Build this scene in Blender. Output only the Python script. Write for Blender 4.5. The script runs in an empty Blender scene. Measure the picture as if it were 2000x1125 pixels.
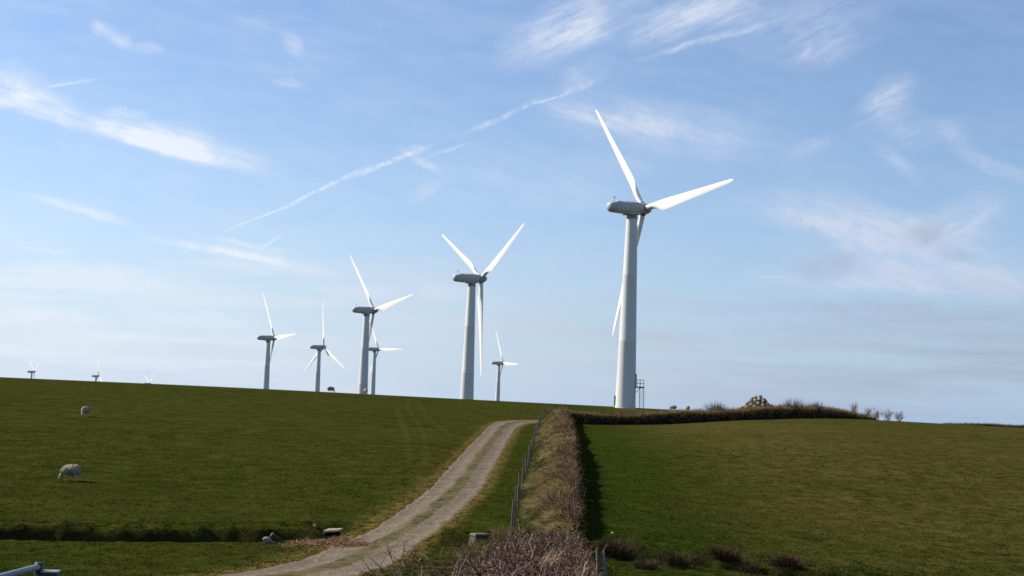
import bpy, math, random
import numpy as np
from mathutils import Matrix, Vector

random.seed(7)
rng = np.random.default_rng(11)
R = math.radians
sc = bpy.context.scene
COL = sc.collection

# ------------------------------------------------------------------ camera
F, PITCH, ROLL = 3000.0, R(5.02), R(2.4)
cam_d = bpy.data.cameras.new('camera')
cam = bpy.data.objects.new('camera', cam_d)
COL.objects.link(cam)
cam_d.sensor_width = 36.0
cam_d.lens = 36.0 * F / 2000.0
cam_d.clip_start = 0.1
cam_d.clip_end = 20000.0
CM = Matrix.Rotation(math.pi / 2 + PITCH, 4, 'X') @ Matrix.Rotation(ROLL, 4, 'Z')
cam.matrix_world = CM
sc.camera = cam
M3 = np.array(CM.to_3x3())


def unproj(px, py, d):
    v = M3 @ np.array([(px - 1000.0) / F, -(py - 562.5) / F, -1.0])
    return v * (d / v[1])


# ------------------------------------------------------------------ light
SUN_AZ, SUN_EL = R(-71), R(37)          # azimuth from +Y, negative = left
sun_d = bpy.data.lights.new('sun', 'SUN')
sun = bpy.data.objects.new('sun', sun_d)
COL.objects.link(sun)
sun_d.energy = 5.0
sun_d.angle = R(0.5)
sun_d.color = (1.0, 0.91, 0.78)
sdir = Vector((math.sin(SUN_AZ) * math.cos(SUN_EL), math.cos(SUN_AZ) * math.cos(SUN_EL), math.sin(SUN_EL)))
sun.rotation_euler = (-sdir).to_track_quat('-Z', 'Y').to_euler()

sc.view_settings.view_transform = 'Standard'
sc.view_settings.look = 'None'
sc.view_settings.exposure = 0.55
sc.view_settings.gamma = 1.0
sc.view_settings.use_curve_mapping = False
sc.render.engine = 'CYCLES'
sc.cycles.use_denoising = False
sc.cycles.denoiser = 'OPENIMAGEDENOISE'
sc.cycles.denoising_input_passes = 'RGB_ALBEDO_NORMAL'
sc.cycles.max_bounces = 6
sc.cycles.transparent_max_bounces = 8
sc.cycles.sample_clamp_indirect = 2.0
sc.cycles.filter_width = 1.6


# ------------------------------------------------------------------ node helper
class NT:
    def __init__(s, tree):
        s.t = tree
        s.n = tree.nodes
        s.l = tree.links

    def node(s, typ, **kw):
        n = s.n.new(typ)
        ins = kw.pop('ins', {})
        for k, v in kw.items():
            setattr(n, k, v)
        for k, v in ins.items():
            if isinstance(v, bpy.types.NodeSocket):
                s.l.new(v, n.inputs[k])
            else:
                n.inputs[k].default_value = v
        return n

    def math(s, op, a, b=None, c=None, clamp=False):
        ins = {0: a}
        if b is not None:
            ins[1] = b
        if c is not None:
            ins[2] = c
        return s.node('ShaderNodeMath', operation=op, use_clamp=clamp, ins=ins).outputs[0]

    def vmath(s, op, a, b=None):
        ins = {0: a}
        if b is not None:
            ins[1] = b
        n = s.node('ShaderNodeVectorMath', operation=op, ins=ins)
        return n.outputs['Value'] if op in ('LENGTH', 'DOT_PRODUCT') else n.outputs[0]

    def noise(s, vec, scale, detail=3.0, rough=0.55, dist=0.0, out=0):
        n = s.node('ShaderNodeTexNoise', ins={'Vector': vec, 'Scale': scale, 'Detail': detail,
                                              'Roughness': rough, 'Distortion': dist})
        return n.outputs[out]

    def ramp(s, fac, stops, interp='LINEAR'):
        n = s.node('ShaderNodeValToRGB', ins={0: fac})
        r = n.color_ramp
        r.interpolation = interp
        while len(r.elements) < len(stops):
            r.elements.new(0.5)
        for e, (p, c) in zip(r.elements, stops):
            e.position = p
            e.color = (c[0], c[1], c[2], 1.0)
        return n.outputs[0]

    def mix(s, fac, a, b, blend='MIX'):
        n = s.node('ShaderNodeMix', data_type='RGBA', blend_type=blend)
        for i, v in ((0, fac), (6, a), (7, b)):
            if isinstance(v, bpy.types.NodeSocket):
                s.l.new(v, n.inputs[i])
            else:
                n.inputs[i].default_value = v if i == 0 else (v[0], v[1], v[2], 1.0)
        return n.outputs[2]

    def maprange(s, v, a, b, c=0.0, d=1.0, smooth=True):
        return s.node('ShaderNodeMapRange', interpolation_type='SMOOTHSTEP' if smooth else 'LINEAR',
                      ins={0: v, 1: a, 2: b, 3: c, 4: d}).outputs[0]


# ------------------------------------------------------------------ world: Nishita sky with cirrus
world = bpy.data.worlds.new('World')
sc.world = world
world.use_nodes = True
world.node_tree.nodes.clear()
w = NT(world.node_tree)
SKY_STR = 0.085
sky = w.node('ShaderNodeTexSky', sky_type='NISHITA', sun_disc=False, sun_elevation=SUN_EL,
             sun_rotation=SUN_AZ, altitude=100.0, air_density=1.0, dust_density=0.9, ozone_density=2.6)
gen = w.node('ShaderNodeTexCoord').outputs['Generated']
sep = w.node('ShaderNodeSeparateXYZ', ins={0: gen})
Y = w.math('MAXIMUM', sep.outputs[1], 0.02)
U = w.math('MULTIPLY', w.math('DIVIDE', sep.outputs[0], Y), 3.0)
V = w.math('MULTIPLY', w.math('DIVIDE', sep.outputs[2], Y), 3.0)
uv = w.node('ShaderNodeCombineXYZ', ins={0: U, 1: V, 2: 0.0}).outputs[0]
# domain warp
wl = w.vmath('SUBTRACT', w.noise(uv, 5.0, 2.0, out=1), (0.5, 0.5, 0.5))
wh = w.vmath('SUBTRACT', w.noise(uv, 26.0, 3.0, 0.6, out=1), (0.5, 0.5, 0.5))
uvw = w.vmath('ADD', uv, w.vmath('MULTIPLY', wl, (0.07, 0.05, 0.0)))
uvw = w.vmath('ADD', uvw, w.vmath('MULTIPLY', wh, (0.022, 0.022, 0.0)))
uvs = w.vmath('ADD', uv, w.vmath('MULTIPLY', wl, (0.02, 0.02, 0.0)))
uvs = w.vmath('ADD', uvs, w.vmath('MULTIPLY', wh, (0.012, 0.012, 0.0)))


def stroke(coord, x0, y0, x1, y1, wid, amp, edge=0):
    """a soft band of cloud whose ends and width are given as directions in the sky; edge=1 gives it a crisp lower side"""
    a = unproj(x0, y0, 3.0)
    b = unproj(x1, y1, 3.0)
    cx, cy = (a[0] + b[0]) / 2, (a[2] + b[2]) / 2
    L = math.hypot(b[0] - a[0], b[2] - a[2]) / 2 * 1.15
    wid = wid * (1.3 if coord is uvw else 1.0)
    ang = math.atan2(b[2] - a[2], b[0] - a[0])
    mp = w.node('ShaderNodeMapping', vector_type='TEXTURE',
                ins={'Vector': coord, 'Location': (cx, cy, 0), 'Rotation': (0, 0, ang),
                     'Scale': (L, wid / 1000.0, 1.0)})
    ln = w.vmath('LENGTH', mp.outputs[0])
    m = w.maprange(ln, 1.0, 0.12, 0.0, amp)
    if edge:
        yy = w.node('ShaderNodeSeparateXYZ', ins={0: mp.outputs[0]}).outputs[1]
        m = w.math('MULTIPLY', m, w.maprange(yy, -0.20, 0.08) if edge > 0 else w.maprange(yy, 0.20, -0.08))
    return m


def total(lst):
    acc = lst[0]
    for q in lst[1:]:
        acc = w.math('ADD', acc, q)
    return acc


# family A: fibres falling to the right
A = [stroke(uvs, -260, 130, 480, 335, 62, 0.9, 1), stroke(uvs, 130, 247, 560, 345, 66, 1.15, 1), stroke(uvs, 230, 262, 470, 318, 30, 0.7),
     stroke(uvw, -160, 150, 110, 165, 50, 0.8), stroke(uvw, -160, 190, 150, 185, 20, 0.5), stroke(uvw, 190, 205, 300, 228, 12, 0.5),
     stroke(uvw, 180, 35, 235, 55, 18, 0.7), stroke(uvw, 215, 50, 265, 90, 16, 0.6), stroke(uvw, 250, 85, 330, 100, 14, 0.4),
     stroke(uvs, 30, 370, 280, 445, 17, 0.75), stroke(uvs, 240, 455, 700, 552, 22, 0.8, 1), stroke(uvs, 330, 465, 680, 548, 34, 0.55),
     stroke(uvs, 350, 500, 560, 545, 12, 0.4), stroke(uvs, 300, 440, 620, 505, 8, 0.4),
     stroke(uvs, 10, 478, 160, 500, 7, 0.5), stroke(uvw, 40, 520, 420, 560, 22, 0.5), stroke(uvw, -100, 605, 250, 625, 20, 0.5),
     stroke(uvw, 200, 600, 560, 640, 20, 0.35), stroke(uvw, -60, 655, 400, 675, 16, 0.4),
     stroke(uvw, 540, 55, 600, 110, 20, 0.38), stroke(uvw, 440, 40, 560, 60, 20, 0.22), stroke(uvw, 520, 150, 620, 170, 10, 0.35),
     stroke(uvs, 1000, 190, 1560, 300, 75, 0.62, 0), stroke(uvs, 1040, 215, 1480, 290, 50, 0.45, 1), stroke(uvw, 1100, 300, 1330, 330, 30, 0.25),
     stroke(uvw, 820, 320, 1300, 390, 50, 0.32), stroke(uvs, 1420, 395, 1900, 525, 100, 1.15, 1), stroke(uvs, 1480, 422, 1780, 480, 36, 0.7), stroke(uvw, 1560, 440, 1900, 500, 60, 0.5),
     stroke(uvw, 1600, 450, 1980, 470, 50, 0.6), stroke(uvs, 1450, 550, 2300, 600, 75, 1.0, 1), stroke(uvw, 1500, 500, 2150, 550, 55, 0.7),
     stroke(uvs, 1850, 290, 2060, 375, 26, 0.8), stroke(uvw, 1690, 270, 1800, 360, 22, 0.55), stroke(uvw, 1770, 230, 1930, 290, 26, 0.35),
     stroke(uvw, 700, 530, 1000, 600, 26, 0.4), stroke(uvw, 560, 560, 900, 590, 14, 0.4), stroke(uvs, 1470, 540, 1540, 541, 4, 0.5)]
# family B: fibres rising to the right
B = [stroke(uvs, 960, 130, 1300, -60, 75, 0.85, 0), stroke(uvs, 1150, 90, 1500, -20, 55, 0.75), stroke(uvs, 1040, 110, 1240, 30, 40, 0.55),
     stroke(uvs, 1230, 120, 1530, 35, 12, 0.8), stroke(uvw, 1300, 40, 1560, 10, 50, 0.4), stroke(uvw, 1400, 100, 1760, -10, 66, 0.5),
     stroke(uvs, 1530, 130, 1740, 60, 40, 0.5), stroke(uvs, 1555, 125, 1590, 80, 12, 0.5), stroke(uvs, 1660, 260, 1790, 145, 46, 0.85),
     stroke(uvw, 1690, 215, 1810, 240, 46, 0.6), stroke(uvw, 1720, 290, 1900, 240, 30, 0.35), stroke(uvs, 1740, 480, 1990, 385, 60, 1.0, 0),
     stroke(uvw, 1520, 330, 1640, 250, 18, 0.4), stroke(uvs, 500, 495, 560, 456, 7, 0.7),
     stroke(uvs, 70, 172, 210, 150, 5, 0.5), stroke(uvw, 790, 390, 880, 350, 16, 0.35), stroke(uvw, 1080, 190, 1190, 110, 30, 0.45),
     stroke(uvs, 775, 285, 870, 340, 13, 0.8), stroke(uvs, 790, 290, 850, 290, 16, 0.6), stroke(uvs, 810, 315, 925, 276, 7, 0.6),
     stroke(uvs, 355, 500, 380, 470, 3, 0.4)]
# the old vapour trail, puffed up by the wind
Cn = [stroke(uvs, 410, 465, 620, 378, 4, 0.65), stroke(uvs, 520, 420, 730, 318, 6, 0.85),
      stroke(uvs, 660, 356, 850, 280, 9, 0.9), stroke(uvs, 880, 268, 1070, 188, 9, 0.6),
      stroke(uvs, 1010, 215, 1130, 175, 4, 0.7), stroke(uvs, 1080, 190, 1190, 150, 9, 0.4)]


def fibre(ang, sx, sy, scale):
    mp = w.node('ShaderNodeMapping', vector_type='TEXTURE',
                ins={'Vector': uvs, 'Rotation': (0, 0, R(ang)), 'Scale': (1 / sx, 1 / sy, 1.0)})
    n1 = w.noise(mp.outputs[0], scale, 5.0, 0.62)
    n2 = w.noise(mp.outputs[0], scale * 3.3, 5.0, 0.66)
    return w.math('ADD', w.math('MULTIPLY', n1, 0.5), w.math('MULTIPLY', n2, 0.5))


soft = w.maprange(w.noise(uvw, 9.0, 4.0, 0.6), 0.28, 0.66, 0.4, 1.15)
fA = w.maprange(fibre(-17, 1.0, 6.0, 5.0), 0.34, 0.64, 0.40, 1.15)
fB = w.maprange(fibre(28, 1.0, 6.0, 5.0), 0.34, 0.64, 0.28, 1.15)
mA = w.math('MULTIPLY', total(A), w.math('MULTIPLY', fA, soft))
mB = w.math('MULTIPLY', total(B), w.math('MULTIPLY', fB, soft))
mC = w.math('MULTIPLY', total(Cn), w.maprange(w.noise(uv, 70.0, 4.0, 0.65), 0.36, 0.6, 0.25, 1.0))
# faint veil everywhere
veil = w.maprange(fibre(-8, 1.0, 4.0, 2.2), 0.36, 0.74, 0.0, 0.22)
mask = w.math('ADD', w.math('ADD', mA, mB), w.math('ADD', mC, veil))
mask = w.math('MULTIPLY', mask, 0.80)
mask = w.math('MINIMUM', mask, 0.9)
skycol = w.mix(1.0, sky.outputs[0], (1.02, 1.07, 1.19), 'MULTIPLY')
cl = 0.58 / SKY_STR
# pale air towards the horizon
hz = w.math('POWER', w.maprange(V, 0.0, 0.75, 1.0, 0.0, False), 2.2)
lr = w.maprange(U, -1.0, 1.0, 0.0, 1.0)
hzc = w.mix(lr, (0.43 / SKY_STR, 0.525 / SKY_STR, 0.67 / SKY_STR), (0.26 / SKY_STR, 0.375 / SKY_STR, 0.54 / SKY_STR))
skycol = w.mix(w.math('MULTIPLY', hz, 0.9), skycol, hzc)
clc = w.mix(lr, (0.60 / SKY_STR, 0.64 / SKY_STR, 0.69 / SKY_STR), (0.40 / SKY_STR, 0.455 / SKY_STR, 0.57 / SKY_STR))
col = w.mix(mask, skycol, clc)
# low stratus, greyish, in thin level layers
mpb = w.node('ShaderNodeMapping', ins={'Vector': uvs, 'Scale': (0.55, 8.0, 1.0), 'Location': (0.3, 0.7, 0),
                                       'Rotation': (0, 0, R(0.5))})
nb = w.noise(mpb.outputs[0], 2.6, 4.0, 0.55)
band = w.maprange(nb, 0.40, 0.66, 0.0, 1.0)
elev = w.math('MULTIPLY', w.maprange(V, -0.02, 0.12, 0.35, 0.9), w.maprange(V, 0.20, 0.36, 1.0, 0.0))
strat = w.math('MULTIPLY', band, w.math('MULTIPLY', elev, 0.8))
stcol = w.mix(lr, (0.55 / SKY_STR, 0.60 / SKY_STR, 0.66 / SKY_STR), (0.25 / SKY_STR, 0.30 / SKY_STR, 0.40 / SKY_STR))
col = w.mix(strat, col, stcol)
greys = total([stroke(uvw, 1755, 478, 1860, 435, 32, 0.85), stroke(uvw, 1820, 478, 1910, 495, 20, 0.6),
               stroke(uvw, 1530, 528, 1700, 515, 28, 0.75), stroke(uvw, 1300, 640, 2300, 670, 26, 0.55), stroke(uvw, 1250, 600, 2300, 620, 22, 0.55)])
greys = w.math('MULTIPLY', greys, soft)
col = w.mix(greys, col, (0.275 / SKY_STR, 0.335 / SKY_STR, 0.44 / SKY_STR))
bg = w.node('ShaderNodeBackground', ins={'Color': col, 'Strength': SKY_STR})
wo = w.node('ShaderNodeOutputWorld', ins={'Surface': bg.outputs[0]})
world.cycles.sampling_method = 'MANUAL'
world.cycles.sample_map_resolution = 1024

# ------------------------------------------------------------------ numpy noise
_perm = rng.random((512, 512)).astype(np.float64)


def vnoise(x, y, seed=0):
    x = x + seed * 37.7
    y = y + seed * 91.3
    xi = np.floor(x).astype(int)
    yi = np.floor(y).astype(int)
    fx, fy = x - xi, y - yi
    fx = fx * fx * (3 - 2 * fx)
    fy = fy * fy * (3 - 2 * fy)
    g = lambda a, b: _perm[a & 511, b & 511]
    return ((g(xi, yi) * (1 - fx) + g(xi + 1, yi) * fx) * (1 - fy)
            + (g(xi, yi + 1) * (1 - fx) + g(xi + 1, yi + 1) * fx) * fy) * 2 - 1


def fbm(x, y, oct=3, seed=0):
    s, a, t = 0, 1.0, 0
    for i in range(oct):
        s = s + a * vnoise(x * 2 ** i, y * 2 ** i, seed + i)
        t += a
        a *= 0.55
    return s / t


def sstep(x, a, b):
    t = np.clip((x - a) / (b - a), 0, 1)
    return t * t * (3 - 2 * t)


# ------------------------------------------------------------------ terrain
CX = np.array([-700, 0, 500, 1000, 1250, 1500, 2000, 2700.0])      # azimuth columns: 3000 * x / y + 1000
CD = np.array([0, 12, 25, 40, 60, 80, 100, 130, 160, 190, 220, 250, 300, 350, 450, 600, 850, 1500, 4000.0])
CZ = np.array([
    [-1.7, -2.6, -3.9, -5.1, -5.55, -4.6, -3.5, -1.6, 0.1, 1.8, 3.1, 3.75, 3.8, 3.0, 0.0, -2.5, -2.0, -3.0, -6],
    [-1.7, -2.6, -3.9, -5.1, -5.50, -4.5, -3.4, -1.6, 0.1, 1.8, 3.15, 3.75, 3.8, 3.0, 0.0, -2.5, -2.0, -3.0, -6],
    [-1.7, -2.6, -3.9, -5.0, -5.15, -4.3, -3.2, -1.5, 0.1, 1.75, 3.12, 3.8, 3.8, 3.0, -1.2, -3.0, -1.8, -7.0, -10],
    [-1.7, -2.6, -3.9, -4.6, -4.45, -3.6, -2.75, -1.6, -0.3, 0.95, 2.4, 3.45, 3.2, -0.5, -1.5, -2.0, 1.5, -3.0, -8],
    [-1.7, -2.6, -3.8, -4.5, -4.45, -3.5, -2.6, -1.35, -0.15, 0.95, 2.3, 3.25, 3.4, 1.5, -1.0, -2.0, 0, -3.0, -8],
    [-1.7, -2.6, -3.8, -4.6, -4.75, -3.7, -2.45, -0.75, 0.75, 1.85, 2.6, 3.0, 3.0, 2.5, 1.0, 0.0, -1, -4.0, -8],
    [-1.7, -2.6, -3.8, -4.8, -5.0, -3.9, -2.6, -0.8, 0.75, 1.75, 2.25, 2.5, 2.7, 3.0, 2.0, 0.0, -1, -4.0, -8],
    [-1.7, -2.6, -3.8, -4.8, -5.0, -4.0, -2.9, -1.2, 0.3, 1.3, 1.8, 2.0, 2.4, 3.0, 2.0, 0.0, -1, -4.0, -8],
])


def _slopes(x, y):                         # Catmull-Rom style slopes, non-uniform
    m = np.zeros_like(y)
    dx = np.diff(x)
    dy = np.diff(y, axis=-1) / dx
    m[..., 1:-1] = (dy[..., :-1] * dx[1:] + dy[..., 1:] * dx[:-1]) / (dx[1:] + dx[:-1])
    m[..., 0] = dy[..., 0]
    m[..., -1] = dy[..., -1]
    return m


_MD = _slopes(CD, CZ)


def _herm(x, i, xs, y0, y1, m0, m1):
    h = xs[i + 1] - xs[i]
    t = (x - xs[i]) / h
    return ((2 * t ** 3 - 3 * t ** 2 + 1) * y0 + (t ** 3 - 2 * t ** 2 + t) * h * m0
            + (-2 * t ** 3 + 3 * t ** 2) * y1 + (t ** 3 - t ** 2) * h * m1)


def base_h(X, Yy):
    X = np.asarray(X, float)
    Yy = np.asarray(Yy, float)
    r = np.clip(np.hypot(X, Yy), 0, CD[-1] - 1e-3)
    az = np.where(Yy > 0.01, 3000 * X / np.maximum(Yy, 0.01), np.sign(X) * 1e5) + 1000
    az = np.clip(az, CX[0], CX[-1] - 1e-3)
    i = np.clip(np.searchsorted(CD, r, 'right') - 1, 0, len(CD) - 2)
    j = np.clip(np.searchsorted(CX, az, 'right') - 1, 0, len(CX) - 2)
    cols = []
    for k in range(len(CX)):
        cols.append(_herm(r, i, CD, CZ[k][i], CZ[k][i + 1], _MD[k][i], _MD[k][i + 1]))
    cols = np.stack(cols, -1)
    mc = _slopes(CX, cols)
    tk = lambda a, idx: np.take_along_axis(a, idx[..., None], -1)[..., 0]
    return _herm(az, j, CX, tk(cols, j), tk(cols, j + 1), tk(mc, j), tk(mc, j + 1))


def hit(px, py, dmax=400):
    """where the line of sight through a point of the view meets the ground"""
    ds = np.arange(8, dmax, 0.25)
    u = unproj(px, py, 1.0)
    P = ds[:, None] * u[None]
    below = P[:, 2] < base_h(P[:, 0], P[:, 1])
    k = np.argmax(below) if below.any() else len(ds) - 1
    return P[k]


def poly_dist(X, Yy, P):
    """distance to a polyline, parameter (segment index + t), signed side"""
    P = np.asarray(P)
    best = np.full(X.shape, 1e9)
    par = np.zeros(X.shape)
    side = np.zeros(X.shape)
    for k in range(len(P) - 1):
        a, b = P[k][:2], P[k + 1][:2]
        d = b - a
        L2 = (d ** 2).sum() + 1e-9
        t = np.clip(((X - a[0]) * d[0] + (Yy - a[1]) * d[1]) / L2, 0, 1)
        qx, qy = a[0] + t * d[0], a[1] + t * d[1]
        dd = np.hypot(X - qx, Yy - qy)
        m = dd < best
        best = np.where(m, dd, best)
        par = np.where(m, k + t, par)
        side = np.where(m, np.sign((X - a[0]) * d[1] - (Yy - a[1]) * d[0]), side)
    return best, par, side


def resample(P, n):
    P = np.asarray(P, float)
    s = np.r_[0, np.cumsum(np.linalg.norm(np.diff(P, axis=0), axis=1))]
    t = np.linspace(0, s[-1], n)
    Q = np.stack([np.interp(t, s, P[:, k]) for k in range(P.shape[1])], 1)
    for _ in range(2):
        Q[1:-1] = (Q[:-2] + 2 * Q[1:-1] + Q[2:]) / 4
    return Q


# track edges seen on the ground (far to near)
TL = [(1090, 819), (1056, 820), (1009, 820), (974, 822), (956, 830), (922, 862), (894, 894), (854, 939), (820, 971),
      (785, 994), (757, 1010), (735, 1024), (705, 1040), (668, 1058), (630, 1080), (580, 1098), (530, 1108),
      (460, 1117), (380, 1124), (250, 1140), (120, 1170)]
TR = [(1100, 823), (1056, 824), (1030, 827), (1018, 831), (1006, 840), (984, 879), (966, 914), (949, 942), (919, 976),
      (900, 1000), (879, 1021), (858, 1038), (834, 1056), (803, 1073), (775, 1089), (740, 1106), (690, 1128), (640, 1142),
      (570, 1160), (470, 1190), (330, 1240)]
TLp = np.array([hit(*p) for p in TL])
TRp = np.array([hit(*p) for p in TR])
NTR = 260
_lr = resample(np.hstack([TLp, TRp]), NTR)
TLp, TRp = _lr[:, :3], _lr[:, 3:]
TC = (TLp + TRp) / 2
_dir = (TRp - TLp) / np.linalg.norm((TRp - TLp)[:, :2], axis=1)[:, None]
THW = np.linalg.norm((TRp - TLp)[:, :2], axis=1) / 2
_tg = np.gradient(TC[:, :2], axis=0)
_tg /= np.linalg.norm(_tg, axis=1)[:, None]
_nn = np.stack([_tg[:, 1], -_tg[:, 0]], 1)
_nn *= np.sign((_nn * _dir[:, :2]).sum(1))[:, None]
None and print('THW', np.round(THW[::20], 2), np.round(TC[::20, :2], 1).tolist())
THW = np.clip(np.abs((THW[:, None] * _dir[:, :2] * _nn).sum(1)), 1.5, np.where(TC[:, 1] < 70, 3.0, 2.3))
THW = np.convolve(np.r_[[THW[0]] * 24, THW, [THW[-1]] * 24], np.hanning(49) / np.hanning(49).sum(), 'valid')
TLp = TC.copy(); TRp = TC.copy()
TLp[:, :2] -= _nn * THW[:, None]
TRp[:, :2] += _nn * THW[:, None]

# ditch line across the slope
DITCH = np.array([(-60, 60.5), (-24, 60.8), (-16, 61.0), (-9, 61.5), (-6.8, 61.5)])
DITCH2 = np.array([(-2.3, 57.6), (-1.5, 57.0), (0.5, 56.0), (5, 55.0), (10, 53.5), (18, 52.2), (28, 51.5), (60, 50)])

# bank line (left foot) and crest
BD = np.array([56, 60, 70, 80, 92, 110, 130, 150, 165, 173.0])
BFX = [1002, 1004, 1014, 1022, 1031, 1040, 1047, 1053, 1057, 1060]
BRX = [1132, 1130, 1130, 1129, 1128, 1125, 1120, 1114, 1110, 1112]


def x_at(px, d, dz=0.0):
    py = 830.0
    for _ in range(4):
        p = unproj(px, py, d)
        zt = float(base_h(p[0], d)) + dz
        py += (p[2] - zt) * F / d
    return unproj(px, py, d)[0]


BL = np.array([(x_at(a, d), d) for a, d in zip(BFX, BD)])
BR = np.array([(x_at(a, d, 1.4) + 0.02, d) for a, d in zip(BRX, BD)])


def ground_h(X, Yy, rough=True):
    X = np.asarray(X, float)
    Yy = np.asarray(Yy, float)
    z = base_h(X, Yy)
    r = np.hypot(X, Yy)
    near = (r < 75)
    # ditches: a cut with a rough raised bank on the far side
    for k, D in enumerate((DITCH, DITCH2)):
        yl = np.interp(X, D[:, 0], D[:, 1])
        on = sstep(X, D[0, 0] - 0.6, D[0, 0] + 0.2) * (1 - sstep(X, D[-1, 0] - 0.4, D[-1, 0] + 0.4))
        yl = yl + 0.35 * vnoise(X * 0.35, X * 0 + k, 3) + 0.15 * vnoise(X * 1.3, X * 0, 4)
        s = Yy - yl
        amp = (1.0 if k == 0 else 0.6) * (1 + 0.3 * vnoise(X * 0.5, X * 0, 5))
        cut = -amp * sstep(s, -0.35, 0.15) * (1 - sstep(s, 0.55, 1.35))
        lip = 0.37 * sstep(s, 0.6, 1.4) * (1 - sstep(s, 2.5, 8.0))
        lump = 0.24 * fbm(X * 1.6, Yy * 3.2, 3, 8) * sstep(s, 0.2, 0.8) * (1 - sstep(s, 2.0, 4.5))
        z = z + on * (cut + lip * (1 if k == 0 else 0.4) + lump)
    if rough:
        z = z + 0.055 * fbm(X * 1.3, Yy * 1.0, 3, 20) * (1 - sstep(r, 110, 200)) + 0.10 * fbm(X * 0.12, Yy * 0.12, 2, 30) * (1 - sstep(r, 120, 240))
        # tussocks below the bank end and in the wet corner
        wet = sstep(r, 40, 46) * (1 - sstep(r, 60, 68)) * sstep(X, -4, 1)
        z = z + 0.07 * wet * fbm(X * 2.2, Yy * 2.6, 2, 41)
    return z


def track_info(X, Yy):
    d, par, side = poly_dist(X, Yy, TC[::4])
    hw = np.interp(par * 4, np.arange(NTR), THW)
    return d, hw


# ------------------------------------------------------------------ mesh helpers
def mesh_from(name, verts, faces, mat=None, smooth=False, attrs=None):
    """faces: (n,3) or (n,4) int array, or list of lists"""
    me = bpy.data.meshes.new(name)
    verts = np.asarray(verts, dtype=np.float32)
    if isinstance(faces, np.ndarray):
        n, k = faces.shape
        me.vertices.add(len(verts))
        me.vertices.foreach_set('co', verts.ravel())
        me.loops.add(n * k)
        me.loops.foreach_set('vertex_index', faces.astype(np.int32).ravel())
        me.polygons.add(n)
        me.polygons.foreach_set('loop_start', (np.arange(n) * k).astype(np.int32))
        me.update(calc_edges=True)
    else:
        me.from_pydata([tuple(v) for v in verts], [], faces)
        me.update()
    if smooth:
        me.polygons.foreach_set('use_smooth', np.ones(len(me.polygons), dtype=bool))
    for k, v in (attrs or {}).items():
        a = me.attributes.new(k, 'FLOAT', 'POINT')
        a.data.foreach_set('value', np.asarray(v, dtype=np.float32))
    if mat:
        me.materials.append(mat)
    return me


def obj(name, me, parent=None, loc=(0, 0, 0), rot=(0, 0, 0), **props):
    o = bpy.data.objects.new(name, me)
    COL.objects.link(o)
    o.location = loc
    o.rotation_euler = rot
    if parent is not None:
        o.parent = parent
    for k, v in props.items():
        o[k] = v
    return o


def thing(name, label, cat, loc=(0, 0, 0), rot=(0, 0, 0), group=None, me=None):
    o = obj(name, me, None, loc, rot, label=label, category=cat)
    if group:
        o['group'] = group
    return o


class MB:
    """collects simple solids as one mesh"""
    def __init__(s):
        s.v, s.f = [], []

    def add(s, verts, faces):
        b = len(s.v)
        s.v += [tuple(q) for q in verts]
        s.f += [[b + i for i in f] for f in faces]
        return s

    def rings(s, rings, cap0=True, cap1=True):
        n = len(rings[0])
        vs = [p for r_ in rings for p in r_]
        fs = []
        for k in range(len(rings) - 1):
            for i in range(n):
                j = (i + 1) % n
                fs.append([k * n + i, k * n + j, (k + 1) * n + j, (k + 1) * n + i])
        if cap0:
            fs.append(list(range(n))[::-1])
        if cap1:
            fs.append([(len(rings) - 1) * n + i for i in range(n)])
        return s.add(vs, fs)

    def tube(s, pts, rad, n=8):
        pts = [Vector(p) for p in pts]
        rs = rad if isinstance(rad, (list, tuple)) else [rad] * len(pts)
        rings = []
        for k, p in enumerate(pts):
            t = (pts[min(k + 1, len(pts) - 1)] - pts[max(k - 1, 0)]).normalized()
            a = t.cross(Vector((0, 0, 1)))
            if a.length < 1e-3:
                a = Vector((1, 0, 0))
            a.normalize()
            b = t.cross(a)
            rings.append([p + (a * math.cos(2 * math.pi * i / n) + b * math.sin(2 * math.pi * i / n)) * rs[k]
                          for i in range(n)])
        return s.rings(rings)

    def box(s, c, size, M=None, bevel=0.0):
        cx, cy, cz = c
        x, y, z = [q / 2 for q in size]
        b = min(bevel, x * 0.9, y * 0.9, z * 0.9)
        if b <= 0:
            vs = [(i * x, j * y, k * z) for k in (-1, 1) for j in (-1, 1) for i in (-1, 1)]
            fs = [[0, 2, 3, 1], [4, 5, 7, 6], [0, 1, 5, 4], [2, 6, 7, 3], [0, 4, 6, 2], [1, 3, 7, 5]]
            vs = [Vector(q) for q in vs]
            vs = [(M @ q if M else q) + Vector(c) for q in vs]
            return s.add(vs, fs)
        rings = []
        for (zz, ins) in ((-z, b), (-z + b, 0), (z - b, 0), (z, b)):
            X_, Y_ = x - ins, y - ins
            ring = [(-X_ + b, -Y_), (X_ - b, -Y_), (X_, -Y_ + b), (X_, Y_ - b), (X_ - b, Y_), (-X_ + b, Y_),
                    (-X_, Y_ - b), (-X_, -Y_ + b)]
            ring = [Vector((p[0], p[1], zz)) for p in ring]
            rings.append([(M @ q if M else q) + Vector(c) for q in ring])
        return s.rings(rings)

    def mesh(s, name, mat, smooth=False, auto=None):
        me = bpy.data.meshes.new(name)
        me.from_pydata(s.v, [], s.f)
        me.update()
        if smooth:
            me.polygons.foreach_set('use_smooth', np.ones(len(me.polygons), dtype=bool))
            if auto:
                me.set_sharp_from_angle(angle=R(auto))
        me.materials.append(mat)
        return me


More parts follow.
